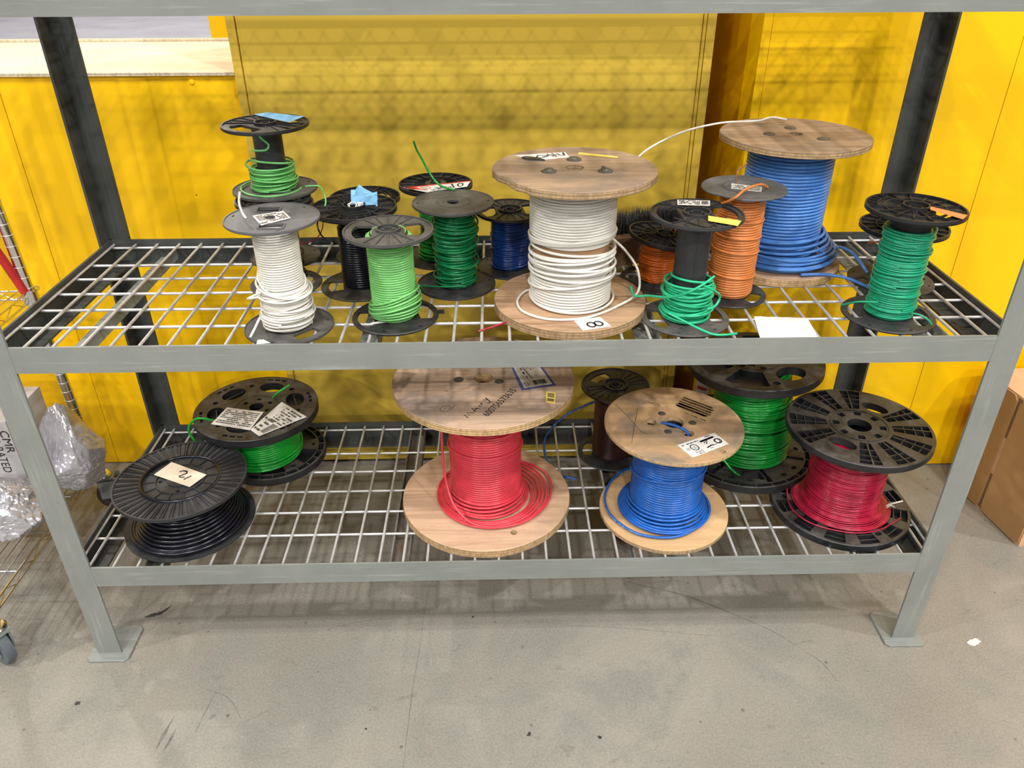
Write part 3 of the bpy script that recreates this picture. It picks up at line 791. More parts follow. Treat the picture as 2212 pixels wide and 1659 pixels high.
G1, G2 = 'wire spools on the middle shelf', 'wire spools on the bottom shelf'

# --- M2 white wire, grey solid flanges
O = (.516, .088, ZM); H = .209; R = .0805
s = spool('wire_spool', 'spool of off-white wire with slate grey flanges, nearest the left end of the middle shelf', *O, G1)
rect1 = [(-.034, .026), (.006, .026), (.004, .054), (-.036, .054)]; rect2 = [(-.010, -.058), (.032, -.058), (.030, -.034), (-.012, -.034)]
fl_plain(R, .004, H - .0055, .9, .13, 3, [rect1, rect2]).build('flange', 'slate_plastic', s)
fl_plain(R, .004, 0, .3, .12, 3, [dwin(R * .5, R * .82, 22, -.75)]).build('flange', 'dusty_plastic', s)
b = MB()
for rc in (rect1, rect2):
    for p, q_ in zip(rc, rc[1:] + rc[:1]): b.bar((*p, H - .001), (*q_, H - .001), .0022, .003)
b.build('window_rim', 'slate_plastic', s, 0)
barrel(s, .030, .004, H - .006, 'black_plastic')
d = .0043; m = MB(); fill(m, .0352, .006, H - .007)
m.tube(helix(.0365, .085, H - .008, d, 2), d / 2, 7, attr=True); m.tube(helix(.0385, .008, .085, d, 3, .001, .0004), d / 2, 7, attr=True)
mess(m, 17, .041, .010, .088, d, 4, .006, .007, .003)
m.tube(loop(.045, .083, .012, 1.2, 0, 0, 2.0, .95), d / 2, 7, attr=True)
m.tube(loop(.040, .105, .020, .3, 0, 0, 2.6, .9, -.02), d / 2, 7, attr=True)
m.tube(spline([(-.030, -.055, .115 - .03), (-.048, -.045, .078), (-.055, -.030, .072), (-.030, -.035, .085)]), d / 2, 7, attr=True)
m.tube(spline([(-.058, -.052, .006), (-.052, -.040, .016), (-.044, -.02, .03), (-.036, -.005, .035)]), d / 2 * 1.1, 7, attr=True)
m.tube(spline([(-.043, -.002, H - .002), (-.050, .005, H + .006), (-.054, .01, H + .022), (-.050, .012, H + .040)]), d / 2, 7, attr=True)
wire(m, s, W['white'])
q = v3([(-.0345, .0062), (.0127, .0303), (.0343, -.0078), (-.007, -.0436)], H - .0008)
lb = paper(q, 'soiled_paper', s, 'label', .0006); ink(q, fineprint(3, 6), 'faded_ink', lb, .0016)
hb = MB(); hb.plate([circ(.0085, 24, -.002, -.004)], H + .0004, H + .0012); hb.build('hub_hole_dark_disc', 'ink', s)  # flat dark disc on the label, the hole's darkness put into colour
q = v3([(.474 - O[0], .025 - O[1]), (.484 - O[0], .026 - O[1]), (.500 - O[0], .013 - O[1]), (.476 - O[0], .008 - O[1])], .0055); paper(q, 'white_paper', s, 'tag', .001)

# --- M1b / M1c black spools behind the white one
O = (.466, .285, ZM); H = .180; R = .072
s = spool('wire_spool', 'black spool with a low band of blue-black wire, half hidden behind the off-white spool', *O, G1)
fl_web(R, .006, H - .009, .3).build('flange', 'black_plastic', s); fl_window(R, .004, 0, .2, up=False).build('flange', 'dusty_plastic', s)
barrel(s, .024, .004, H - .008, 'black_plastic', 6)
m = MB(); d = .0042; fill(m, .034, .006, .068); m.tube(helix(.036, .008, .062, d, 5, .001, .001), d / 2, 7, attr=True); mess(m, 9, .038, .012, .070, d, 6, .006, .006, .003)
wire(m, s, W['navyblack'])
O = (.432, .432, ZM); H = .125; R = .075
s = spool('wire_spool', 'low spool with dusty brown base flange at the back, behind the off-white spool', *O, G1)
fl_web(R, .006, H - .009, 1.1).build('flange', 'black_plastic', s); fl_plain(R, .004, 0, .5, .12, 4).build('flange', 'brown_dust_plastic', s)
barrel(s, .026, .004, H - .008, 'black_plastic')
m = MB(); d = .004; fill(m, .030, .006, .09); m.tube(helix(.032, .008, .09, d, 7, .001, .001), d / 2, 7, attr=True)
m.tube(spline([(.075, -.02, .126), (.10, -.04, .10), (.085, -.03, .06), (.05, -.02, .04), (.03, -.015, .05)]), .0012, 6, attr=True)
wire(m, s, W['crimson'])

# --- M1 light green stacked on top
O = (.460, .335, ZM + .1805); H = .130; R = .082
s = spool('wire_spool', 'light green wire on a black spool stacked on another, blue tape on top', *O, G1)
fl_window(R, .0045, H - .0065, .9, .26, (.40, .80, 34), 5).build('flange', 'black_plastic', s); fl_plain(R, .005, 0, .6, .12, 3).build('flange', 'dusty_plastic', s)
barrel(s, .0275, .004, H - .006, 'charcoal_plastic')
m = MB(); d = .0040; fill(m, .036, .006, .045); m.tube(helix(.038, .008, .046, d, 8, .001, .001), d / 2, 7, attr=True)
mess(m, 10, .040, .008, .054, d, 9, .005, .006, .003)
m.tube(loop(.0385, .058, .008, 2.6, 0, 0, 1, 1.0), d / 2, 7, attr=True); m.tube(loop(.058, .0075, .002, 1, -.006, -.004, 2.4, .62), d / 2, 7, attr=True)
m.tube(spline(rel([(.455, .295, 1.062), (.462, .292, 1.054), (.473, .288, 1.045), (.468, .290, 1.035), (.450, .294, 1.032), (.438, .30, 1.032)], O)), d / 2, 7, attr=True)
m.tube(spline(rel([(.520, .33, .9525), (.535, .335, .952), (.550, .33, .951), (.564, .30, .938), (.563, .28, .924), (.550, .262, .921)], O)), d / 2 * .8, 7, attr=True)
wire(m, s, W['ltgreen2'])
q = v3([(-.0360, .0620), (-.0130, .0790), (.0660, .0400), (.0490, -.0100)], H + .0014); paper(q, 'blue_tape', s, 'tape', .0012, 3)

# --- M3 black glossy + M3b
O = (.6225, .2735, ZM); H = .167; R = .0825
s = spool('wire_spool', 'spool of glossy black wire with crumpled blue tape in its hub', *O, G1)
fl_web(R, .007, H - .0095, 1.75, .27, 2, 26, 26, r0=.38).build('flange', 'black_plastic', s); fl_window(R, .004, 0, .2, .2, (.46, .82, 22), up=False).build('flange', 'brown_dust_plastic', s)
barrel(s, .028, .004, H - .008, 'black_plastic')
m = MB(); d = .0047; fill(m, .0335, .006, .132); m.tube(helix(.0352, .008, .128, d, 10), d / 2, 8, attr=True)
for k in range(4): m.tube(loop(.024 + k * .005, .142 + .004 * (k % 2), .006, k * 1.3, -.018, .012, k, .9, seg=30, ecc=.006), .0019, 6, attr=True)
m.tube(spline(rel([(.560, .275, .91), (.549, .27, .900), (.554, .26, .880), (.574, .25, .862)], O)), .0017, 6, attr=True)
wire(m, s, W['black'])
tp = MB(); g = random.Random(5); gv = []
for j in range(5):
    for i in range(7): gv.append((-.006 + i * .0085, .006 + j * .003 + g.uniform(-.002, .002), H - .002 + j * .0075 + g.uniform(-.003, .003) + (.010 if i == 2 and j > 2 else 0)))
gv = [(x, y, min(z, H + .028 + .008 * math.sin(i * .9))) for i, (x, y, z) in enumerate(gv)]
tp.add(gv, [(j * 7 + i, j * 7 + i + 1, (j + 1) * 7 + i + 1, (j + 1) * 7 + i) for j in range(4) for i in range(6)]); tp.add([(x, y + .0006, z) for x, y, z in gv], [(j * 7 + i, (j + 1) * 7 + i, (j + 1) * 7 + i + 1, j * 7 + i + 1) for j in range(4) for i in range(6)])
tp.build('tape', 'blue_tape', s, 0)
cp = MB(); g = random.Random(6)
for k in range(9):
    x = g.uniform(-.014, .02); cp.tube(spline([(x, -.004, H - .004), (x + g.uniform(-.006, .006), -.001, H + .003), (x + g.uniform(-.009, .009), .003, H + .006)], 4), .0011, 5)
cp.build('wire_ends', 'soiled_paper', s)
O = (.617, .440, ZM); H = .135; R = .075
s = spool('wire_spool', 'black spool with brown-dusted base, hidden behind the glossy black one', *O, G1)
fl_web(R, .006, H - .009, .4).build('flange', 'black_plastic', s); fl_window(R, .004, 0, .1, .2, (.44, .82, 26), up=False).build('flange', 'brown_dust_plastic', s)
barrel(s, .026, .004, H - .008, 'black_plastic')
m = MB(); d = .004; fill(m, .030, .006, .11); m.tube(helix(.032, .008, .108, d, 11), d / 2, 7, attr=True); wire(m, s, W['navyblack'])

# --- M4 light green
O = (.706, .124, ZM); H = .172; R = .0805
s = spool('wire_spool', 'spool of pale green wire with open-window black flanges, at the front of the middle shelf', *O, G1)
fl_window(R, .0045, H - .0065, .12, .27, (.36, .80, 30), 5).build('flange', 'dusty_plastic', s)
fl_window(R, .005, 0, .3, .2, (.52, .88, 30), up=False).build('flange', 'black_plastic', s)
m = MB(); m.box(R - .003, R + .010, .012, .018, 0, .006); m.build('clip', 'black_plastic', s, 0)
barrel(s, .034, .004, H - .006, 'black_plastic')
m = MB(); d = .0044; fill(m, .0375, .006, H - .008); m.tube(helix(.0392, .010, H - .009, d, 12, .0003), d / 2, 8, attr=True)
for k in range(7): m.tube(loop(.0435 + .002 * (k % 3), .012 + k * .0052, .005 + .0018 * k, 3.9 + .1 * k, .001, -.001, k * .9, 1.0), d / 2, 7, attr=True)
m.tube(loop(.046, .046, .017, 4.3, .001, 0, 0, 1.0), d / 2, 7, attr=True); m.tube(loop(.049, .028, .014, 4.2, .002, -.001, 0, 1.0), d / 2, 7, attr=True)
m.tube(loop(.030, H - .004, .002, 0, 0, 0, 0, 1.0), d / 2 * .8, 6, attr=True)
wire(m, s, W['ltgreen'])
q = v3([(-.041, -.037), (-.022, -.030), (-.012, -.036), (-.048, -.046)], .0060); paper(q, 'white_paper', s, 'paper_strip', .0008)

# --- M5 spool with red and white "10" label
O = (.771, .424, ZM); H = .167; R = .0775
s = spool('wire_spool', 'black spool with a red and white paper label and a green wire standing up', *O, G1)
fl_web(R, .006, H - .009, .4, .14, 0, 36).build('flange', 'black_plastic', s); fl_plain(R, .004, 0, .6, .12, 4).build('flange', 'brown_dust_plastic', s)
m = MB(); m.plate([circ(.022, 36), circ(.008, 20)], H - .004, H - .0005); m.build('hub_disc', 'brown_dust_plastic', s)
barrel(s, .026, .004, H - .008, 'black_plastic')
m = MB(); d = .0043; fill(m, .034, .006, .13); m.tube(helix(.0358, .008, .128, d, 13, .001, .0005), d / 2, 7, attr=True); mess(m, 6, .037, .01, .05, d, 14, .006, .008, .003)
m.tube(spline(rel([(.737, .36, 1.032), (.742, .36, 1.015), (.752, .36, .995), (.766, .356, .968), (.78, .35, .951), (.795, .343, .944), (.815, .34, .9395)], O)), d / 2, 7, attr=True)
wire(m, s, W['kgreen'])
q = v3([(-.0640, -.0402), (.0740, .0040), (.0670, -.0370), (-.0137, -.0735)], H + .0010)
lb = paper(q, 'white_paper', s, 'label', .0)
ink(q, [('b', .0, .86, 1, 1.0), ('s', [(.02, .96), (.06, .5), (.16, .3)], .004), ('b', .0, .55, .14, .9), ('r', .24, .62, .07, .16, .002)], 'red_print', lb, .0008)
ink(q, [('t', '10', .68, .12, .90, .74)] + [('t', 'SOLID', .36, .30, .56, .52)] + fineprint(8, 3, .2, .68, .1, .35), 'ink', lb, .0012)

# --- M6 dark green
O = (.8145, .272, ZM); H = .1745; R = .0795
s = spool('wire_spool', 'spool of dark green wire with a plain grey-brown top flange', *O, G1)
sl = [oval(-.029, -.002, .0035, .0025, 0, 12), oval(-.018, -.001, .0035, .0018, 0, 12), oval(.017, .003, .0035, .0018, 0, 12)]
fl_plain(R, .0045, H - .0058, .08, .15, 2, sl, .42).build('flange', 'dusty_plastic', s); fl_plain(R, .004, 0, .2, .12, 3).build('flange', 'charcoal_plastic', s)
barrel(s, .031, .004, H - .006, 'dusty_plastic')
m = MB(); d = .0043; fill(m, .0345, .006, H - .010); m.tube(helix(.036, .008, H - .010, d, 15, .0014, .0012), d / 2, 7, attr=True); mess(m, 18, .0385, .012, H - .014, d, 16, .006, .005, .002)
for k, (zz, tp_) in enumerate(((.135, .2), (.09, 5.4), (.06, .5), (.115, 5.9))): m.tube(loop(.0405, zz, .010, tp_, .006, -.001, 0, 1.0), d / 2, 7, attr=True)
m.tube(spline([(.02, -.037, .012), (-.02, -.042, .014), (-.05, -.030, .010), (-.070, -.022, .008), (-.068, -.030, .006)]), d / 2 * .8, 6, attr=True)
wire(m, s, W['green'])

# --- M7 navy blue + hidden neighbour
O = (.926, .362, ZM); H = .128; R = .072
s = spool('wire_spool', 'short spool of navy blue wire between the dark green and the big white spool', *O, G1)
fl_window(R, .0045, H - .0065, .15, .34, (.40, .84, 32), 5).build('flange', 'black_plastic', s); fl_plain(R, .004, 0, .4, .12, 3).build('flange', 'charcoal_plastic', s)
barrel(s, .030, .004, H - .006, 'black_plastic')
m = MB(); d = .0040; fill(m, .036, .006, .112); m.tube(helix(.0378, .008, .110, d, 17, .0008, .0006), d / 2, 7, attr=True); mess(m, 8, .039, .012, .10, d, 18, .008, .002, .001)
m.tube(loop(.041, .05, .016, 3.6, -.003, 0, 0, 1.0), d / 2, 7, attr=True); wire(m, s, W['blue'])
O = (1.052, .445, ZM); H = .150; R = .076
s = spool('wire_spool', 'black spool with a red-edged white label, peeking out behind the big white spool', *O, G1)
fl_web(R, .006, H - .009, .4, .14, 0, 30).build('flange', 'black_plastic', s); fl_plain(R, .004, 0, .6, .12, 4).build('flange', 'black_plastic', s)
barrel(s, .026, .004, H - .008, 'black_plastic'); m = MB(); d = .0042; fill(m, .033, .006, .12); m.tube(helix(.035, .008, .118, d, 19), d / 2, 7, attr=True); wire(m, s, W['navyblack'])
q = v3([(-.073, .010), (-.030, .012), (-.028, -.040), (-.060, -.035)], H + .0004); lb = paper(q, 'white_paper', s, 'label'); ink(q, [('b', 0, 0, 1, .3)], 'red_print', lb, .0008)

# --- M8 big white on wood
O = (1.0365, .1645, ZM); H = .267; R = .145
s = spool('wire_spool', 'large wooden spool of white wire with a chipped chipboard top', *O, G1)
fl_wood(R, .0135, H - .0135, .012 / R, holes=[(.0001, -.0005, .0165)], seed=3, bites=[(205, 14, .06), (222, 16, .05), (192, 5, .05)]).build('flange', 'worn_chipboard', s, 30) if False else fl_wood(R, .0135, H - .0135, .0165 / R, seed=3, bites=[(207, 15, .085), (226, 10, .05), (190, 5, .03)]).build('flange', 'worn_chipboard', s, 30)
fl_wood(R, .018, 0, .10, seed=5, rough=.002).build('flange', 'oak_plywood', s, 30)
barrel(s, .069, .018, H - .0135, 'cardboard_core'); bore(s, .0165, H - .008)
for (x, y) in ((-.0466, -.0239), (.0033, .0514), (.0509, -.0253)):
    m = MB(); m.lathe([(.0, .0), (.0135, 0), (.0135, .0018), (.008, .0035), (.0075, .005), (.0, .0055)], 20); bo = m.build('bolt', 'steel_bolt', s, loc=(x, y, H))
m = MB(); m.lathe([(0, 0), (.0035, 0), (.0035, .010), (.0, .011)], 12); m.build('stud', 'steel_bolt', s, loc=(.046, -.030, H))
q = v3([(-.1046, .0837), (-.0085, .1037), (-.0037, .0675), (-.0662, .0473)], H); lb = paper(q, 'white_paper', s, 'label', 0)
ink(q, [('s', [(.18, .30), (.35, .62), (.55, .55), (.60, .75)], .003), ('s', [(.30, .25), (.50, .40), (.62, .60), (.64, .30)], .003), ('s', [(.68, .2), (.70, .85)], .002), ('s', [(.72, .55), (.79, .68), (.80, .40), (.87, .30)], .0025), ('s', [(.91, .30), (.93, .80)], .003)], 'ink', lb, .0022)
m = MB(); m.plate([ragged(-.070, .055, .022, .011, -.3, 4)], H, H + .003); m.build('tar_patch', 'dark_stain', s)
q = v3([(.0163, .0996), (.0855, .0678), (.0842, .0562), (.0143, .086)], H); paper(q, 'yellow_tape', s, 'tape', .0006)
q = v3([(-.0009, -.1036), (.0475, -.0886), (.0636, -.1264), (.011, -.1429)], .0182); lb = paper(q, 'white_paper', s, 'label', 0)
th = [i * 2 * PI / 24 for i in range(25)]
ink(q, [('r', .42, .36, .13, .22, .0030), ('r', .68, .36, .13, .22, .0030)], 'ink', lb, .0022)
m = MB(); d = .0050; fill(m, .0735, .140, H - .014); m.tube(helix(.0765, .152, H - .0165, d, 20, seg=60), d / 2, 8, attr=True)
fill(m, .0715, .020, .112); m.tube(helix(.0745, .021, .076, d, 21, seg=60), d / 2, 8, attr=True)
g = random.Random(22)
for k in range(9): m.tube(loop(.0765 + g.uniform(0, .004), .080 + k * .0058, g.uniform(.003, .010), g.uniform(2.4, 4.6), g.uniform(-.002, .002), -.001, g.uniform(0, 6), 1.0, seg=60), d / 2, 8, attr=True)
for k in range(3): m.tube(loop(.0775 + k * .001, .143 + k * .005, .010 - k * .002, 3.6 + k * .2, 0, -.001, 0, 1.0, seg=60), d / 2, 8, attr=True)
m.tube(loop(.0800, .062, .013, 3.9, .001, 0, 0, 1.0, seg=60), d / 2, 8, attr=True); m.tube(loop(.0795, .026, .004, .2, .003, 0, 0, 1.0, seg=60), d / 2, 8, attr=True)
m.tube(spline(rel([(1.085, .205, .905), (1.115, .21, .885), (1.148, .205, .855), (1.168, .185, .825), (1.163, .15, .796), (1.116, .110, .7855), (1.072, .076, .785), (1.033, .062, .785), (.984, .066, .785), (.945, .097, .785), (.935, .142, .785), (.95, .185, .785), (.972, .195, .788)], O), 10), d / 2, 8, attr=True)
m.tube(spline(rel([(1.085, .205, .995), (1.12, .225, 1.003), (1.157, .25, 1.021), (1.187, .29, 1.03), (1.229, .33, 1.039), (1.282, .37, 1.047), (1.356, .41, 1.051), (1.420, .437, 1.0475), (1.445, .445, 1.0475), (1.470, .452, 1.052), (1.504, .462, 1.0450)], O), 10), d / 2 * .85, 8, attr=True)
wire(m, s, W['white2'])

# --- M10 small deep orange
O = (1.226, .283, ZM); H = .100; R = .076
s = spool('wire_spool', 'short spool of deep orange wire with a leaning black webbed flange', *O, G1)
tf = fl_web(R * .97, .006, 0, -2.2, .26, 1, 30, 36); tf.xf(Matrix.Translation((.008, -.002, H - .008)) @ Matrix.Rotation(math.radians(8), 4, 'Y')); tf.build('flange', 'black_plastic', s)
fl_window(R, .005, 0, 2.6, .2, (.50, .86, 26), up=False).build('flange', 'charcoal_plastic', s); barrel(s, .022, .004, H - .008, 'black_plastic')
m = MB(); d = .0036; fill(m, .034, .006, .078); m.tube(helix(.0362, .008, .050, d, 23, .0006, .0004), d / 2, 7, attr=True); m.tube(helix(.0362, .050, .084, d, 24, .0006, .0004, r1=.031), d / 2, 7, attr=True); mess(m, 8, .0365, .010, .072, d, 25, .004, .002, .001)
m.tube(spline([(.03, .02, .085), (.034, .024, .100), (.030, .028, .112)]), d / 2, 6, attr=True); wire(m, s, W['orange'])

# --- M11 mint green, mostly empty
O = (1.2465, .1045, ZM); H = .2035; R = .0815
s = spool('wire_spool', 'nearly empty black spool with mint green wire at its foot and yellow tape on top', *O, G1)
m = fl_window(R, .0045, H - .0065, .05, .30, (.36, .86, 36), 4)
for k in range(2):
    for sx in (-1, 1): m.bar((sx * R * .55, (k * 2 - 1) * R * .30, H - .0005), (0, (k * 2 - 1) * R * .95, H - .0005), .0016, .002); m.bar((sx * R * .12, (k * 2 - 1) * R * .28, H - .0005), (sx * R * .7, (k * 2 - 1) * R * .66, H - .0005), .0016, .002)
m.build('flange', 'charcoal_plastic', s)
fl_window(R, .0045, 0, .15, .2, (.50, .86, 34), up=False).build('flange', 'dusty_plastic', s); barrel(s, .0295, .004, H - .006, 'charcoal_plastic', 8)
m = MB(); d = .0046; fill(m, .036, .006, .062); m.tube(helix(.038, .008, .072, d, 26, .002, .001), d / 2, 7, attr=True); mess(m, 15, .0405, .010, .082, d, 27, .006, .006, .003)
m.tube(loop(.0365, .084, .006, 2.4, .004, 0, 0, 1.0), d / 2, 7, attr=True)
m.tube(spline(rel([(1.146, .133, .818), (1.150, .13, .806), (1.156, .127, .800), (1.178, .11, .808), (1.203, .065, .825), (1.225, .035, .846), (1.250, .032, .862), (1.275, .048, .872)], O)), d / 2, 7, attr=True)
m.tube(spline(rel([(1.255, .035, .860), (1.277, .04, .848), (1.292, .055, .830), (1.285, .05, .815), (1.268, .04, .812)], O)), d / 2, 7, attr=True)
m.tube(spline(rel([(1.206, .062, .795), (1.235, .042, .786), (1.262, .022, .779), (1.28, .012, .7765), (1.300, .014, .775), (1.322, .024, .772)], O)), d / 2, 7, attr=True)
wire(m, s, W['teal'])
q = v3([(-.0209, .0690), (.037, .0620), (.0300, .0330), (-.0264, .0400)], H + .0006); lb = paper(q, 'white_paper', s, 'label', 0)
ink(q, fineprint(12, 5, .05, .7) + barcode(3, .74, .2, .95, .85, False), 'ink', lb, .0012)
q = v3([(.0137, -.0222), (.0634, -.0498), (.0506, -.0746), (.0075, -.0481)], H + .0008); paper(q, 'yellow_tape', s, 'tape', .001, 2)

# --- M12 light orange tall
O = (1.357, .212, ZM); H = .217; R = .078
s = spool('wire_spool', 'tall spool of light orange wire with a chipped grey top flange', *O, G1)
sl = [oval(.055, -.01, .006, .003, 0, 12), oval(.040, .045, .006, .003, 0, 12), oval(-.03, .055, .006, .003, 0, 12), sector(.030, .052, 1.2, 2.0, 6)]
m = fl_wood(R, .004, H - .0055, .10, seed=11, rough=.001, bites=[(225, 26, .07), (300, 4, .03)])
m.build('flange', 'slate_plastic', s); fl_window(.072, .004, 0, -.6, .2, (.52, .86, 24), up=False).build('flange', 'charcoal_plastic', s); barrel(s, .033, .004, H - .006, 'black_plastic')
m = MB(); m.plate([circ(.040, 40), circ(.0385, 40)], H - .0015, H - .0002); m.build('ring', 'slate_plastic', s)
m = MB(); d = .0048; fill(m, .0385, .006, H - .010); m.tube(helix(.0408, .009, H - .010, d, 28, .0004), d / 2, 8, attr=True)
for zz in (.050, .098, .127, .158): m.tube(loop(.0435, zz, .003, 1.2 + zz * 9, 0, 0, 0, 1.0), d / 2, 7, attr=True)
m.tube(spline(rel([(1.300, .172, .960), (1.306, .145, .972), (1.318, .128, .987), (1.335, .140, .9955), (1.360, .160, .9975), (1.378, .176, .994), (1.391, .186, .986)], O)), d / 2, 8, attr=True)
wire(m, s, W['ltorange'])
m = MB(); m.tube(spline(rel([(1.34, .21, .986), (1.339, .21, 1.003), (1.344, .214, 1.012), (1.352, .218, 1.016), (1.358, .221, 1.021)], O)), .0016, 6); m.build('copper_end', 'copper', s)
q = v3([(-.0190, .0200), (.0310, -.0060), (.0210, -.0360), (-.0280, -.0120)], H - .0010); lb = paper(q, 'white_paper', s, 'label'); ink(q, fineprint(14, 5), 'ink', lb, .0008)

# --- M13 big blue on wood
O = (1.492, .3665, ZM); H = .2745; R = .1455
s = spool('wire_spool', 'large wooden spool of mid-blue wire at the back of the middle shelf', *O, G1)
fl_wood(R, .013, H - .013, .105, seed=7, rough=.003, bites=[(205, 30, .025)]).build('flange', 'brown_plywood', s, 30); fl_wood(.129, .016, 0, .10, seed=8, rough=.003).build('flange', 'clean_plywood', s, 30, (.006, 0, 0))
barrel(s, .072, .016, H - .013, 'cardboard_core'); bore(s, .0155, H - .006)
for (x, y) in ((-.052, -.002), (.006, .048), (.040, -.045)):
    m = MB(); m.lathe([(.0, 0), (.012, 0), (.012, .0012), (.007, .003), (.0, .0035)], 20); m.build('bolt', 'steel_bolt', s, loc=(x, y, H))
m = MB(); d = .0066; fill(m, .0775, .016, H - .014); m.tube(helix(.0815, .020, H - .0165, d, 30, .0003, seg=60), d / 2, 8, attr=True)
for k in range(6): m.tube(loop(.086 + .004 * k, .078 - .0085 * k, .006, 4.4 + .2 * k, .004 + .002 * k, -.004 - .001 * k, k, 1.0, seg=60), d / 2, 8, attr=True)
for k in range(6): m.tube(loop(.094 + .004 * (k % 3), .022 + .006 * k, .003, 4.2 + .4 * k, .008 + .003 * (k % 3), -.008, k, 1.0, seg=60), d / 2, 8, attr=True)
m.tube(spline([(.06, -.085, .060), (.10, -.05, .055), (.135, -.03, .045), (.155, -.045, .035), (.170, -.085, .012)]), d / 2, 8, attr=True)
m.tube(spline([(.02, -.115, .022), (.07, -.110, .020), (.11, -.125, .018), (.150, -.145, .006)]), d / 2, 8, attr=True)
wire(m, s, W['skyblue'])

# --- M14 printed mint green right
O = (1.630, .107, ZM); H = .211; R = .0830
s = spool('wire_spool', 'tall spool of printed green wire with an orange tape strip, at the right end', *O, G1)
fl_web(R, .006, H - .0095, -.75, .27, 2, 30, 24, r0=.32).build('flange', 'black_plastic', s)
fl_window(R, .0045, 0, -.35, .2, (.52, .86, 34), up=False).build('flange', 'charcoal_plastic', s); barrel(s, .0335, .004, H - .008, 'charcoal_plastic')
m = MB(); d = .0040; fill(m, .0375, .006, .172); m.tube(helix(.0392, .008, .174, d, 31, .0012, .0008), d / 2, 7, attr=True); mess(m, 16, .041, .012, .17, d, 32, .005, .0025, .001)
m.tube(spline(rel([(1.541, .113, .783), (1.546, .098, .793), (1.556, .082, .804), (1.582, .062, .812)], O)), d / 2, 7, attr=True)
m.tube(spline(rel([(1.650, .072, .785), (1.67, .072, .781), (1.682, .062, .776), (1.684, .048, .772)], O)), d / 2, 7, attr=True)
wire(m, s, W['teal2'])
q = v3([(.0184, -.0060), (.0600, -.0560), (.0420, -.0760), (.0121, -.0263)], H + .0006); paper(q, 'orange_tape', s, 'tape', .0004)

# --- M15 behind
O = (1.706, .268, ZM); H = .120; R = .0835
s = spool('wire_spool', 'low black spool with tangled red-orange wire behind the right-hand green spool', *O, G1)
fl_web(R, .006, H - .0095, .3, .24, 0, 34).build('flange', 'black_plastic', s); fl_window(R, .0045, 0, .5, .2, (.48, .84, 34), up=False).build('flange', 'brown_dust_plastic', s); barrel(s, .028, .004, H - .008, 'black_plastic')
m = MB(); d = .0034; fill(m, .031, .006, .06); m.tube(helix(.033, .008, .062, d, 33, .001, .001), d / 2, 6, attr=True)
g = random.Random(34)
m.tube(spline(rel([(1.632, .25, .853), (1.655, .25, .855), (1.668, .252, .85), (1.660, .245, .835), (1.646, .232, .822), (1.640, .222, .811), (1.648, .218, .798), (1.662, .225, .79), (1.652, .232, .806), (1.645, .225, .80)], O)), d / 2 * .8, 6, attr=True)
for k in range(5): m.tube(spline(rel([(1.640 + g.uniform(0, .02), .225, .795 + g.uniform(0, .03)) for _ in range(4)] + [(1.675, .24, .80)], O), 5), d / 2 * .8, 6, attr=True)
wire(m, s, W['orange'])

# ------------------------------------------------------------------ bottom shelf
# --- L1 black
O = (.2085, .153, ZL); H = .1225; R = .138
s = spool('wire_reel', 'wide black plastic reel of loose black wire with a cream paper note on top', *O, G2)
fl_louver(R, .0075, H - .0075, .2).build('flange', 'charcoal_plastic', s)
m = MB(); m.lathe([(.012, .003), (.09, .003), (.125, .005), (R - .003, .009), (R, .0095), (R, .007), (R - .006, .003), (.10, 0), (.012, 0), (.012, .003)], 84); m.build('flange', 'charcoal_plastic', s)
barrel(s, .055, .004, H - .008, 'black_plastic')
m = MB(); d = .0072; fill(m, .074, .010, H - .010)
for k in range(9): m.tube(loop(.080 + .0015 * (k % 2), .062 + k * .0075, .003, k, 0, 0, k, 1.0, seg=56), d / 2, 8, attr=True)
for k in range(8): m.tube(loop(.085 + .0042 * k, .060 - .0062 * k, .005, 3.5 + .3 * k, .002, -.001 * k, k, 1.0, seg=60), d / 2, 8, attr=True)
for k in range(3): m.tube(loop(.112 + .006 * k, .0135 + .001 * k, .002, 2 + k, .001, .001, k, 1.0, seg=60), d / 2, 8, attr=True)
wire(m, s, W['black'])
q = v3([(-.0607, .0117), (-.0385, .0573), (.0539, .0088), (.0311, -.0333)], H + .0004)
q = [q[2], q[3], q[0], q[1]]
lb = paper(q, 'cream_paper', s, 'note', 0)
q2 = [q[1], q[2], q[3], q[0]]
ink(v3([(-.0385, .0573), (.0539, .0088), (.0311, -.0333), (-.0607, .0117)], H + .0004), [('s', [(.42, .62), (.47, .74), (.56, .76), (.60, .68), (.57, .52), (.53, .38), (.58, .33), (.66, .42)], .0032), ('s', [(.70, .28), (.755, .62)], .0030), ('s', [(.44, .66), (.50, .79), (.57, .80)], .0015)], 'ink', lb, .0016)

# --- L2 bright green
O = (.316, .389, ZL); H = .1525; R = .1445
s = spool('wire_reel', 'thick-rimmed black reel of bright green wire with torn printed labels on top', *O, G2)
fl_oval(R, .020, H - .020, .35).build('flange', 'big_black_plastic', s); fl_ovalbase(.126, .020, 0, .2).build('flange', 'big_black_plastic', s, loc=(.019, .012, 0)); barrel(s, .06, .018, H - .02, 'black_plastic')
m = MB(); d = .0058; fill(m, .0830, .020, H - .020)
m.tube(helix(.0862, .023, H - .022, d, 40, .0006, .0005, seg=60), d / 2, 8, attr=True)
for k in range(3): m.tube(loop(.090 + .001 * k, .030 + .010 * k, .004, .5 * k, 0, 0, 0, 1.0, seg=60), d / 2, 8, attr=True)
m.tube(spline(rel([(.232, .340, .395), (.202, .33, .410), (.182, .33, .400), (.170, .33, .382), (.171, .33, .362), (.184, .33, .338), (.215, .34, .318), (.245, .35, .31)], O)), d / 2, 8, attr=True)
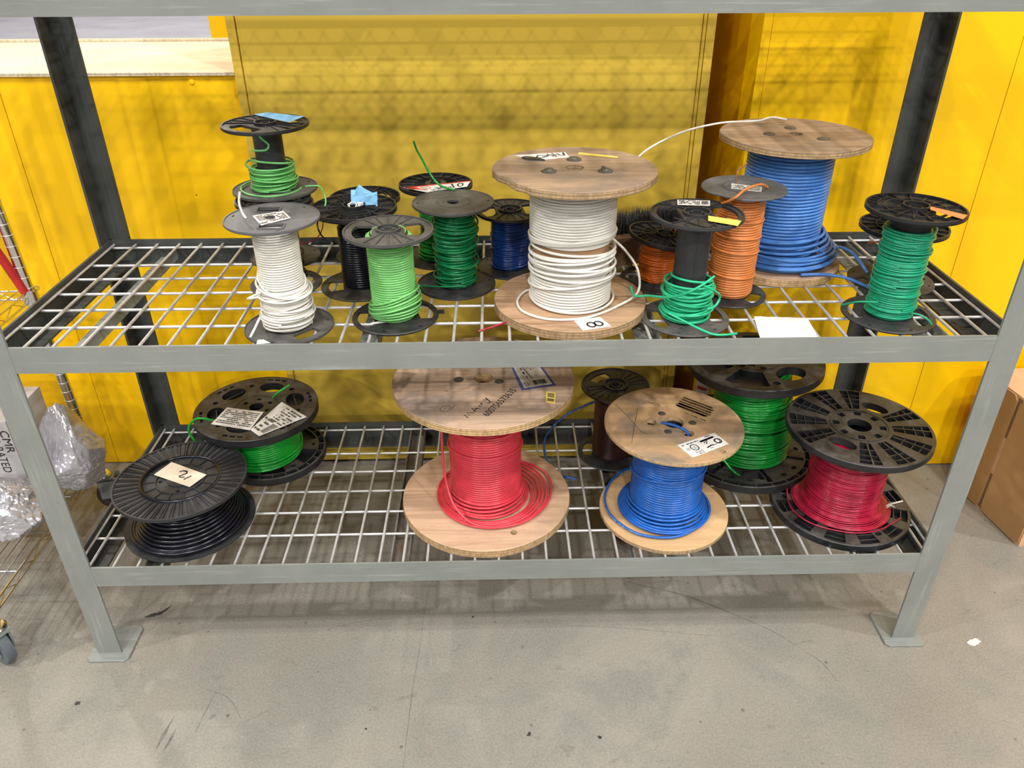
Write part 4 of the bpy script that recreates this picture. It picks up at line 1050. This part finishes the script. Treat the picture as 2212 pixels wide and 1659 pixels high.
m.tube(spline(rel([(.325, .43, .375), (.343, .43, .398), (.36, .43, .416), (.388, .44, .431)], O)), d / 2, 8, attr=True)
wire(m, s, W['bgreen'])
q = v3([(-.0684, -.0038), (.0246, -.0265), (.0119, -.1022), (-.0848, -.075)], H + .0004); lb = paper(q, 'soiled_paper', s, 'label', .0012, 1); ink(q, fineprint(20, 8, dens=.75), 'faded_ink', lb, .0022)
q = v3([(.0574, .0164), (.1310, -.0513), (.0393, -.1285), (.013, -.1022)], H + .0014); lb = paper(q, 'soiled_paper', s, 'label', .0012, 2); ink(q, fineprint(21, 7, .3, .95, .45, .95) + barcode(5, .62, .1, .95, .42) + fineprint(22, 4, .05, .55, .05, .5), 'faded_ink', lb, .0022)

# --- L3 coral red, wood
O = (.866, .2115, ZL); H = .3275; R = .191
s = spool('wire_spool', 'largest wooden spool, wound with coral red wire, in the middle of the bottom shelf', *O, G2)
fl_wood(R, .017, H - .017, .020 / R, holes=[(-.075, -.05, .004)], seed=9, rough=.0015).build('flange', 'grey_plywood', s, 30)
fl_wood(R, .020, 0, .05, holes=[(.060, -.135, .0075)], seed=10, rough=.0025).build('flange', 'clean_plywood', s, 30); barrel(s, .060, .020, H - .017, 'cardboard_core'); bore(s, .020, H - .012)
for (x, y, r_) in ((.004, .060, .011), (-.052, -.004, .011), (.033, -.014, .010)):
    m = MB(); m.lathe([(0, .0006), (r_ * .6, .0009), (r_, 0)], 18); m.build('plug', 'steel_bolt', s, loc=(x, y, H))
for (x, y) in ((-.036, .017), (-.016, -.045)):
    m = MB(); m.plate([ragged(x, y, .008, .0045, 0, 3)], H, H + .0006); m.build('gouge', 'cardboard_core', s, 0)
m = MB(); d = .0058; fill(m, .0735, .020, H - .018); m.tube(helix(.0765, .036, H - .020, d, 41, .0003, seg=64), d / 2, 8, attr=True)
for zz, tl in ((.262, .006), (.215, .007), (.165, .004)): m.tube(loop(.0815, zz, .011, 3.1, 0, 0, 0, 1.0, seg=64), d / 2, 8, attr=True)
for k in range(5): m.tube(loop(.081 + .0035 * k, .050 - .005 * k, .003, 3 + k, 0, -.001, 0, 1.0, seg=64), d / 2, 8, attr=True)
for k in range(5): m.tube(loop(.100 + .0062 * k, .024 + .0012 * k, .002, 2 + k, .004 + .0025 * k, -.006 + .001 * k, 0, 1.0, seg=64), d / 2, 8, attr=True)
m.tube(spline([(-.084, -.020, .300), (-.090, -.028, .24), (-.092, -.036, .17), (-.088, -.052, .11), (-.070, -.085, .06), (-.030, -.118, .034), (.03, -.126, .028), (.09, -.105, .028), (.135, -.05, .027), (.150, .01, .027), (.140, .065, .026), (.10, .105, .026), (.05, .115, .027), (0, .100, .032)], 10), d / 2, 8, attr=True)
wire(m, s, W['red'])
yo = -.060
q0 = [(.0645, .1071 + yo), (.1270, .1078 + yo), (.1530, .0231 + yo), (.0823, .0066 + yo)]
q = v3([(.055, .125 + yo), (.116, .135 + yo), (.1500, .0255 + yo), (.0785, .0080 + yo)], H); lb = paper(q, 'navy_tape', s, 'label', .0005)
q = v3([(.060, .121 + yo), (.112, .130 + yo), (.1430, .0300 + yo), (.0840, .0150 + yo)], H + .0009); pp = paper(q, 'aged_label', lb, 'paper', .0003)
ink(q, fineprint(30, 4, .08, .35, .3, .95, .6) + fineprint(31, 3, .5, .85, .6, .95, .5) + [('s', [(.30, .85), (.45, .3)], .0015), ('t', '51', .06, .04, .20, .18)] + barcode(7, .40, .05, .85, .22), 'ink', pp, .0014)
q = v3([(.1286, -.0584), (.1477, -.0643), (.1438, -.1056), (.1251, -.1008)], H); lb = paper(q, 'yellow_tape', s, 'sticker', .0004); ink(q, barcode(9, .15, .15, .85, .40, False) + barcode(10, .15, .52, .85, .9, False), 'faded_ink', lb, .0014)
q = v3([(-.056, -.105), (-.006, -.040), (.030, -.068), (-.022, -.140)], H)
ink(v3([(-.0400, -.1440), (.006, -.0690), (.024, -.0800), (-.022, -.1550)], H), [('s', [(.0, .35), (.05, .95), (.10, .4), (.16, .95), (.22, .30)], .0021), ('s', [(.28, .25), (.36, .95), (.44, .25)], .0021), ('s', [(.29, .5), (.44, .5)], .0021), ('s', [(.52, .35), (.54, .6)], .0021), ('s', [(.60, .35), (.62, .65), (.68, .6)], .0021), ('s', [(.78, .8), (.84, .5), (.90, .8), (.80, .0), (.72, .05)], .0021)], 'ink', s, .0006, 'handwriting')
ink(v3([(-.0020, -.1400), (.0560, -.0440), (.0690, -.0520), (.0110, -.1480)], H), [('t', '600756573635', 0, 0, 1, 1)], 'ink', s, .0006, 'handwriting')
m = MB(); ink(v3([(-.090, -.112), (-.055, -.100), (-.050, -.122), (-.085, -.134)], H), [('r', .4, .5, .3, .42, .0012), ('s', [(.3, .4), (.45, .65), (.6, .4)], .0011), ('s', [(.75, .3), (.95, .85)], .0011)], 'faded_ink', s, .0006, 'handwriting')
q = v3([(.150, .035), (.175, .02), (.165, .0), (.140, .015)], .020); ink(q, [('s', [(.2, .7), (.5, .95), (.8, .6), (.5, .35), (.3, .55), (.6, .65)], .0014)], 'faded_ink', s, .0006, 'handwriting')

# --- L4 dark brown
O = (1.177, .392, ZL); H = .199; R = .0817
s = spool('wire_spool', 'small black spool of dark brown wire at the back of the bottom shelf', *O, G2)
fl_window(R, .0045, H - .0065, 2.3, .36, (.42, .78, 26), 6, nwin=1).build('flange', 'black_plastic', s); fl_window(R, .0045, 0, 2.9, .2, (.55, .86, 26), up=False).build('flange', 'charcoal_plastic', s); barrel(s, .040, .004, H - .006, 'black_plastic')
m = MB(); d = .0030; fill(m, .0435, .006, H - .03); m.tube(helix(.045, .008, H - .035, d, 44, .0003), d / 2, 7, attr=True)
for zz in (.168, .180, .188): m.tube(loop(.0455, zz, .004, 2, 0, 0, 0, 1.0), d / 2, 6, attr=True)
wire(m, s, W['brown'])

# --- L5 bright blue wood
O = (1.2665, .164, ZL); H = .2405; R = .1457
s = spool('wire_spool', 'fibreboard spool of bright blue wire with a white printed label on its top', *O, G2)
fl_wood(R, .010, H - .010, .021 / R, holes=[(-.0472, .0027, .0115), (.0228, -.041, .0115), (.078, -.107, .006)], seed=12, rough=.0008).build('flange', 'fibre_board', s, 30)
fl_wood(R * .985, .011, 0, .10, seed=13, rough=.0008).build('flange', 'fibre_board_base', s, 30); barrel(s, .050, .011, H - .010, 'black_plastic'); bore(s, .021, H - .007, 'black_plastic')
for (x, y) in ((-.0185, .0354), (.0395, -.0022), (-.0184, -.0339)):
    m = MB(); m.lathe([(0, .0009), (.006, .0009), (.0085, 0)], 18); m.build('plug', 'steel_bolt', s, loc=(x, y, H))
m = MB(); d = .0060; fill(m, .0720, .012, H - .012); m.tube(helix(.0752, .030, H - .013, d, 45, .0006, seg=60), d / 2, 8, attr=True)
m.tube(loop(.080, .128, .016, 3.6, 0, 0, 0, 1.0, seg=60), d / 2, 8, attr=True); m.tube(loop(.0795, .205, .010, .4, 0, 0, 0, 1.0, seg=60), d / 2, 8, attr=True)
for k in range(6): m.tube(loop(.0805 + .0036 * k, .046 - .0055 * k, .003, 3 + k, -.001, 0, 0, 1.0, seg=60), d / 2, 8, attr=True)
for k in range(4): m.tube(loop(.092 + .003 * k, .016 + .005 * (k % 2), .002, 1 + k, 0, -.001, 0, 1.0, seg=60), d / 2, 8, attr=True)
m.tube(spline(rel([(1.345, .105, .272), (1.310, .072, .270), (1.265, .055, .268), (1.214, .061, .2665), (1.177, .082, .2665), (1.143, .131, .2665), (1.136, .188, .2665), (1.150, .235, .268), (1.170, .265, .270), (1.195, .285, .275), (1.222, .29, .28), (1.26, .29, .30), (1.30, .30, .33), (1.29, .36, .36), (1.26, .45, .372), (1.19, .478, .362), (1.134, .476, .345), (1.077, .468, .32), (1.035, .452, .290), (1.012, .42, .268), (1.013, .36, .258), (1.03, .31, .2535), (1.05, .292, .2535), (1.080, .279, .2545)], O), 8), d / 2, 8, attr=True)
m.tube(spline([(.024, -.042, H - .025), (.021, -.0435, H + .001), (.010, -.036, H + .008), (-.008, -.024, H + .010), (-.030, -.0125, H + .009)]), d / 2, 8, attr=True)
wire(m, s, W['vblue'])
q = v3([(.0378, .1197), (.1149, .0547), (.0711, -.0048), (-.0068, .0633)], H); lb = paper(q, 'tan_label', s, 'label', 0)
g = random.Random(3); it = []
for k in range(5):
    v0 = .78 - k * .13
    for j in range(3): it.append(('s', [(.14 + g.uniform(0, .05), v0 + j * .03), (.5, v0 + j * .03 + g.uniform(-.01, .01)), (.90 + g.uniform(-.06, .04), v0 + j * .03)], .0026))
ink(q, it + fineprint(40, 1, .35, .95, .03, .10), 'faded_ink', lb, .0006)
q = v3([(-.0095, -.0831), (.0763, -.0412), (.0960, -.0812), (.0125, -.1263)], H); lb = paper(q, 'white_paper', s, 'label', 0)
it = [('r', .27, .52, .085, .20, .0022), ('t', 'UL', .225, .42, .315, .62), ('t', 'E5', .08, .45, .15, .60), ('t', 'ROHS', .18, .12, .36, .26), ('r', .87, .42, .07, .17, .0028), ('r', .85, .44, .06, .15, .0018), ('s', [(.80, .30), (.70, .24)], .0012)]
it += [('s', [(.50, .76 - j * .03), (.88, .80 - j * .03)], .0028) for j in range(3)] + [('s', [(.55, .58), (.68, .70), (.58, .48)], .0028), ('s', [(.50, .24), (.64, .30), (.70, .26)], .0034), ('b', .70, .90, .84, .95)] + fineprint(41, 1, .06, .5, .80, .90) + fineprint(42, 1, .22, .36, .03, .1) + fineprint(43, 1, .55, .75, .10, .18)
ink(q, it, 'ink', lb, .0008)
ink(v3([(-.055, .098), (-.010, .078), (-.016, .060), (-.062, .080)], H), [('s', [(.95, .1), (.86, .5), (.7, .7), (.5, .5), (.3, .3), (.1, .4), (.05, .6), (.2, .8), (.4, .65), (.6, .35), (.8, .2), (.95, .3)], .0011)], 'faded_ink', s, .0006, 'handwriting')
ink(v3([(-.140, .06), (-.06, .10), (-.04, -.05), (-.12, -.08)], H), [('s', [(.85, .75), (.6, .45), (.25, .0)], .0009), ('s', [(.35, .95), (.5, .6), (.62, .2), (.75, .1)], .0009)], 'faded_ink', s, .0006, 'handwriting')

# --- L6 kelly green, big black
O = (1.503, .347, ZL + .0105); H = .271; R = .153
s = spool('wire_reel', 'tall thick-rimmed black reel of kelly green wire at the back of the bottom shelf', *O, G2, Matrix.Rotation(.067, 3, Vector((-.736, -.677, 0))).to_euler())
fl_six(R, .020, H - .020, -.95).build('flange', 'big_black_plastic', s); fl_sixbase(R, .020, 0, .15).build('flange', 'big_black_plastic', s); barrel(s, .066, .018, H - .02, 'black_plastic')
m = MB(); d = .0064; fill(m, .0790, .020, H - .020); m.tube(helix(.0815, .034, H - .022, d, 47, .0008, .0005, seg=60), d / 2, 8, attr=True)
g = random.Random(48)
for k in range(24): m.tube(loop(.0835 + .010 * math.sin(PI * min(1, (k + 4) / 26)) + g.uniform(0, .003), .030 + k * .0068, g.uniform(0, .006), g.uniform(0, 6), .004, g.uniform(-.002, .001), g.uniform(0, 6), 1.0, seg=60), d / 2, 8, attr=True)
m.tube(spline(rel([(1.425, .280, .310), (1.44, .262, .293), (1.452, .254, .283), (1.462, .246, .277), (1.466, .240, .265)], O)), d / 2, 8, attr=True)
wire(m, s, W['kgreen'])

# --- L7 crimson
O = (1.6675, .1675, ZL); H = .2245; R = .150
s = spool('wire_reel', 'broad black ribbed reel of thin crimson wire at the right end of the bottom shelf', *O, G2)
fl_wedge(R, .016, H - .016, .30).build('flange', 'big_black_plastic', s); fl_wedge(R, .018, 0, .1, .42, True).build('flange', 'big_black_plastic', s); barrel(s, .066, .018, H - .016, 'black_plastic')
m = MB(); d = .0034; fill(m, .0752, .018, H - .018); m.tube(helix(.0770, .030, H - .019, d, 50, .0007, .0006, seg=56), d / 2, 6, attr=True); mess(m, 20, .0785, .035, H - .03, d, 51, .006, .0012, .0004)
for k in range(10): m.tube(loop(.080 + .0028 * k, .034 - .0015 * k, .002, k, .001, -.001, 0, 1.0, seg=56), d / 2, 6, attr=True)
m.tube(spline(rel([(1.600, .245, .285), (1.57, .22, .275), (1.556, .192, .272), (1.549, .136, .2715), (1.579, .085, .2715), (1.649, .056, .2715), (1.713, .063, .2715), (1.775, .098, .273)], O), 10), d / 2, 6, attr=True)
wire(m, s, W['crimson'])
m = MB(); m.tube(spline([(.09, -.03, .024), (.105, -.028, .030), (.125, -.02, .028), (.138, -.012, .024)]), .002, 6); m.tube(spline([(.088, -.036, .022), (.10, -.034, .030), (.112, -.03, .022), (.100, -.024, .026)]), .0018, 6); m.build('twine', 'soiled_paper', s)

# ------------------------------------------------------------------ other things on the rack
pq = [Vector(p) for p in ((1.377, .104, ZM + .0005), (1.474, .094, ZM + .0005), (1.466, .012, ZM + .0005), (1.362, .010, ZM + .0005))]
tag(paper(pq, 'white_paper', None, 'paper_sheet', .002, 3), 'blank white sheet of paper lying on the middle wire shelf', 'paper')
br = thing('broom_head', 'wooden broom head with black bristles lying behind the short orange spool', 'broom', (1.135, .372, ZM), math.radians(21))
m = MB(); m.prism([(0, -.020), (.26, -.020), (.27, -.010), (.27, .028), (.26, .036), (0, .036), (-.008, .026), (-.008, -.010)], .0, .062); m.build('block', 'broom_wood', br, 0)
m = MB(); g = random.Random(9)
for i in range(1500):
    x = g.uniform(0, .262); y = g.uniform(.0, .034); L = g.uniform(.030, .048); dx = g.gauss(0, .008); dy = g.gauss(.014, .010)
    p0 = (x, y, .060); p1 = (x + dx * .4, y + dy * .4, .060 + L * .55); p2 = (x + dx, y + dy, .060 + L); wd = .0008
    m.add([(p0[0] - wd, p0[1], p0[2]), (p0[0] + wd, p0[1], p0[2]), (p1[0] + wd, p1[1], p1[2]), (p1[0] - wd, p1[1], p1[2]), (p2[0], p2[1], p2[2]), (p0[0], p0[1] + wd, p0[2]), (p1[0], p1[1] + wd, p1[2])], [(0, 1, 2, 3), (3, 2, 4), (1, 5, 6, 2), (5, 0, 3, 6), (2, 6, 4), (6, 3, 4)])
o = m.build('bristles', 'bristle_black', br, 0); o['kind'] = 'stuff'
cn = thing('canister', 'yellow canister with a red, white and black label behind the kelly green reel', 'canister', (1.466, .614, 0))
m = MB(); m.lathe([(0, 0), (.034, 0), (.036, .003), (.036, .380), (.030, .390), (.016, .396), (.016, .41), (0, .41)], 36); m.build('body', 'can_yellow', cn)
def wrap(z0, z1, a0, a1, r, mat, name):
    m = MB(); n = 14; vs = []
    for i in range(n + 1):
        a = math.radians(a0 + (a1 - a0) * i / n)
        for rr in (r, r + .0004):
            for z in (z0, z1): vs.append((rr * math.cos(a), rr * math.sin(a), z))
    fs = [(4 * i + 2, 4 * i + 6, 4 * i + 7, 4 * i + 3) for i in range(n)] + [(4 * i, 4 * i + 1, 4 * i + 5, 4 * i + 4) for i in range(n)] + [(4 * i + 1, 4 * i + 3, 4 * i + 7, 4 * i + 5) for i in range(n)]
    m.add(vs, fs); return m.build(name, mat, cn)
wrap(.245, .345, 205, 262, .0361, 'white_paper', 'label'); wrap(.312, .322, 212, 255, .0366, 'red_print', 'label_print'); wrap(.286, .302, 222, 232, .0366, 'red_print', 'label_print')
wrap(.282, .302, 238, 300, .0366, 'ink', 'label_print'); wrap(.258, .279, 232, 305, .0366, 'pink_red', 'label_print')
m = MB(); m.tube(spline([(.862, .058, ZM + .0016), (.880, .066, ZM + .0035), (.906, .084, ZM + .0035), (.932, .105, ZM + .0018), (.95, .13, ZM + .0018)]), .0018, 7); tag(m.build('wire_offcut', W['crimson'], None, 60), 'short dark red wire offcut lying on the shelf wires near the big white spool', 'wire')

# ------------------------------------------------------------------ left: chrome wire cart with bags and carton
cart = thing('wire_cart', 'chrome wire shelving cart on casters standing left of the rack', 'cart', (-.2, .0, 0))
CX0, CX1, CY0, CY1 = -.46, .012, -.02, .512
def lean(z): return -.034 * (z - .13)
def cpost(x, y):
    m = MB(); m.tube([(x + lean(z), y, z) for z in np.linspace(.118, 1.35, 12)], .0127, 18)
    p = m.build('post', 'chrome', cart, 60)
    g_ = MB()
    for k in range(46):
        z = .15 + k * .0258; g_.tube([(x + lean(z) + .0129 * math.cos(t), y + .0129 * math.sin(t), z) for t in np.linspace(0, 2 * PI, 19)[:-1]], .0008, 5, closed=True)
    g_.build('groove', 'zinc_wire', p, 60)
for x, y in ((CX1, CY1), (CX1, CY0), (CX0, CY1), (CX0, CY0)): cpost(x, y)
def cshelf(z):
    dx = lean(z); m = MB(); x0, x1, y0, y1 = CX0 + dx, CX1 + dx, CY0, CY1
    for zz in (z, z - .022):
        m.tube([(x0, y0, zz), (x1, y0, zz)], .0026, 7); m.tube([(x0, y1, zz), (x1, y1, zz)], .0026, 7); m.tube([(x0, y0, zz), (x0, y1, zz)], .0026, 7); m.tube([(x1, y0, zz), (x1, y1, zz)], .0026, 7)
    for xx in (x0, x1):
        n = 14; m.tube([(xx, y0 + (y1 - y0) * i / n, z - (.022 if i % 2 else 0)) for i in range(n + 1)], .0016, 6)
    for yy in (y0, y1):
        n = 12; m.tube([(x0 + (x1 - x0) * i / n, yy, z - (.022 if i % 2 else 0)) for i in range(n + 1)], .0016, 6)
    for k in range(1, 21): m.tube([(x0 + (x1 - x0) * k / 21, y0, z + .002), (x0 + (x1 - x0) * k / 21, y1, z + .002)], .0014, 6)
    for k in range(1, 4): m.tube([(x0, y0 + (y1 - y0) * k / 4, z - .003), (x1, y0 + (y1 - y0) * k / 4, z - .003)], .0024, 6)
    sh = m.build('wire_shelf', 'chrome', cart, 60)
    for xx, yy in ((x0, y0), (x1, y0), (x0, y1), (x1, y1)):
        c = MB(); c.lathe([(.0135, -.03), (.0185, -.03), (.0175, .006), (.0135, .006)], 20); c.build('collar', 'chrome', sh, loc=(xx, yy, z))
    lp = MB(); lp.tube(spline([(x1 - .02, y1 + .012, z + .004), (x1 + .010, y1 + .018, z + .004), (x1 + .022, y1 + .006, z + .004), (x1 + .016, y1 - .01, z + .004)]), .002, 6); lp.build('corner_loop', 'chrome', sh)
cshelf(.150); cshelf(.655)
def caster(x, y, a, wheel):
    c = MB(); c.lathe([(.0, .110), (.020, .110), (.024, .114), (.020, .119), (.0, .119)], 24); b_ = c.build('caster', 'chrome', cart, loc=(x, y, 0))
    f = MB(); f.box(-.012, .040, -.019, -.015, .045, .108); f.box(-.012, .040, .015, .019, .045, .108); f.box(-.022, .030, -.019, .019, .100, .109)
    o = f.build('fork', 'grey_green_paint', b_, 0); o.rotation_euler = (0, 0, a)
    w_ = MB(); w_.lathe([(.006, -.012), (.030, -.013), (.040, -.013), (.049, -.010), (.0505, 0), (.049, .010), (.040, .013), (.030, .013), (.006, .012)], 36)
    w_.lathe([(.036, -.0135), (.034, -.0145), (.030, -.0135)], 30); w_.lathe([(.036, .0135), (.034, .0145), (.030, .0135)], 30)
    w_.xf(Matrix.Rotation(PI / 2, 4, 'X')); o = w_.build('wheel', wheel, b_, loc=(.024 * math.cos(a), .024 * math.sin(a), .0507)); o.rotation_euler = (0, 0, a)
caster(CX1 + .006, CY1, .25, 'rubber_dark'); caster(CX1 + .006, CY0, 2.6, 'rubber_grey'); caster(CX0, CY1, 2, 'rubber_dark'); caster(CX0, CY0, 1, 'rubber_grey')
# red tool
rt = thing('bolt_cutter', 'red-handled tool leaning on the upper shelf of the wire cart', 'tool', (-.29, .47, .658))
m = MB(); m.tube([(.082, .03, .0), (.050, .02, .13), (.038, .012, .20)], .010, 12); m.build('handle', 'red_enamel', rt)
m = MB(); m.tube([(-.01, -.14, .010), (.022, -.06, .10), (.040, .0, .17)], .010, 12); m.build('handle', 'pink_red', rt)
m = MB(); m.box(.018, .050, -.004, .016, .185, .30); m.build('jaw', 'zinc_wire', rt, 0)
m = MB(); m.tube([(.044, .0, .235), (.046, .004, .188)], .006, 10); m.build('grip', 'rubber_dark', rt)
# bags
def bag(name, label, c, rx, ry, rz, seed, peak=0, rest=0.152):
    """crumpled film: many flat facets with sharp creases and folds"""
    g = np.random.default_rng(seed); nu, nv = 120, 80; fs = []
    a = np.linspace(0, 2 * PI, nu, endpoint=False); t = np.linspace(0, PI, nv + 1); A, T_ = np.meshgrid(a, t)
    n = np.stack([np.sin(T_) * np.cos(A), np.sin(T_) * np.sin(A), np.cos(T_)], -1).reshape(-1, 3)
    K = g.normal(0, 1, (46, 3)); K /= np.linalg.norm(K, axis=1)[:, None]; dd = g.uniform(.74, 1.0, 46)
    dot = n @ K.T; rr = np.min(np.where(dot > .05, dd / np.maximum(dot, .05), 9), axis=1); rr = np.minimum(rr, 1.15)
    for oc, (fr, am) in enumerate(((5, .055), (9, .035), (17, .018))):
        Q = g.normal(0, 1, (6, 3)) * fr; ph_ = g.uniform(0, 6.28, 6); warp = .35 * np.sin(n @ (g.normal(0, 1, (3, 3)) * 4))
        rr += am * (np.abs(np.sin((n + warp * .3) @ Q.T + ph_)).min(axis=1) - .25)
    P = n * np.array([rx, ry, rz]) * rr[:, None]
    if peak: P[:, 2] += peak * np.clip(n[:, 2], 0, 1) ** 3
    P[:, 2] = np.maximum(P[:, 2], -rz * .72)
    for j in range(nv):
        for i in range(nu): fs.append((j * nu + i, (j + 1) * nu + i, (j + 1) * nu + (i + 1) % nu, j * nu + (i + 1) % nu))
    m = MB(); m.add(P.tolist(), fs)
    o = m.build(name, 'silver_film', None, 14, loc=(c[0], c[1], rest - P[:, 2].min() + .0035)); return tag(o, label, 'bag')
bag('plastic_bag', 'crumpled silver-grey plastic bag peaked at the top, at the back of the lower cart shelf', (-.180, .425, 0), .080, .078, .100, 3, .085)
bag('plastic_bag', 'flatter crumpled grey plastic bag hanging at the front of the lower cart shelf', (-.262, .250, 0), .105, .095, .075, 8, .02)
cx = thing('cable_carton', 'white carton with vertical black lettering on the lower shelf of the wire cart', 'carton', (-.466, .335, .154))
m = MB(); m.box(0, .215, 0, .16, 0, .250); m.build('box', 'white_carton', cx, 0)
q = [Vector(p) for p in ((.232, -.0008, .29), (.232, -.0008, .02), (.150, -.0008, .02), (.150, -.0008, .29))]
def vtext(txt, u0, v0, u1, v1):
    vs, fs = text_tris(txt); m = MB(); m.add([(v0 + (v1 - v0) * y, -.0006, u0 + (u1 - u0) * x) for x, y in vs], [f[::-1] for f in fs]); m.build('print', 'ink', cx, 0)
vtext('CMR', .225, .192, .162, .212); vtext('RISER RATED', .245, .166, .105, .186)

# ------------------------------------------------------------------ right: cardboard box
bx = thing('cardboard_box', 'closed brown cardboard box standing on the floor right of the rack', 'box', (2.237, .294, 0), math.radians(7.6))
BL, BH, BD = .288, .362, .42
m = MB(); m.box(.005, BD, 0, BL, 0, BH); m.build('box_body', 'cardboard_light', bx, 0)
def flap(y0, y1, z0=.004, z1=BH - .003, x=0):
    m = MB(); c = .012; vs = [(y0, z0 + c), (y0 + c, z0), (y1 - c, z0), (y1, z0 + c), (y1, z1 - c), (y1 - c, z1), (y0 + c, z1), (y0, z1 - c)]
    m.add([(x, y, z) for y, z in vs] + [(x + .004, y, z) for y, z in vs], [tuple(range(8)), tuple(range(15, 7, -1))] + [(i, i + 8, (i + 1) % 8 + 8, (i + 1) % 8) for i in range(8)])
    return m
flap(.002, .148).build('flap', 'cardboard', bx, 0); flap(.160, BL - .002).build('flap', 'cardboard', bx, 0)
m = MB(); m.box(.0035, .0055, .146, .162, .12, .235); m.build('flap_edge', 'cardboard_light', bx, 0)
for z0, z1 in ((.005, .12), (.235, BH - .006)):
    m = MB(); m.box(.0040, .0052, .147, .161, z0, z1); m.build('flap_gap_dark_strip', 'broom_wood', bx, 0)  # dark brown strip in the open gap, its shade put into colour
m = MB(); m.plate([ragged(1.962, -.012, .017, .011, .3, 12)], .0006, .0016); m.xf(Matrix.Identity(4)); o = m.build('pale_floor_piece', 'soiled_paper', None, 0); tag(o, 'torn white paper scrap on the floor near the right front foot', 'paper')
m = MB(); m.plate([ragged(0.045, .262, .026, .016, .6, 15)], .0006, .0014); tag(m.build('pale_floor_piece', 'soiled_paper', None, 0), 'pale peeled patch of the floor under the black reel', 'paper')  # stands for a pale peeled patch of the floor itself
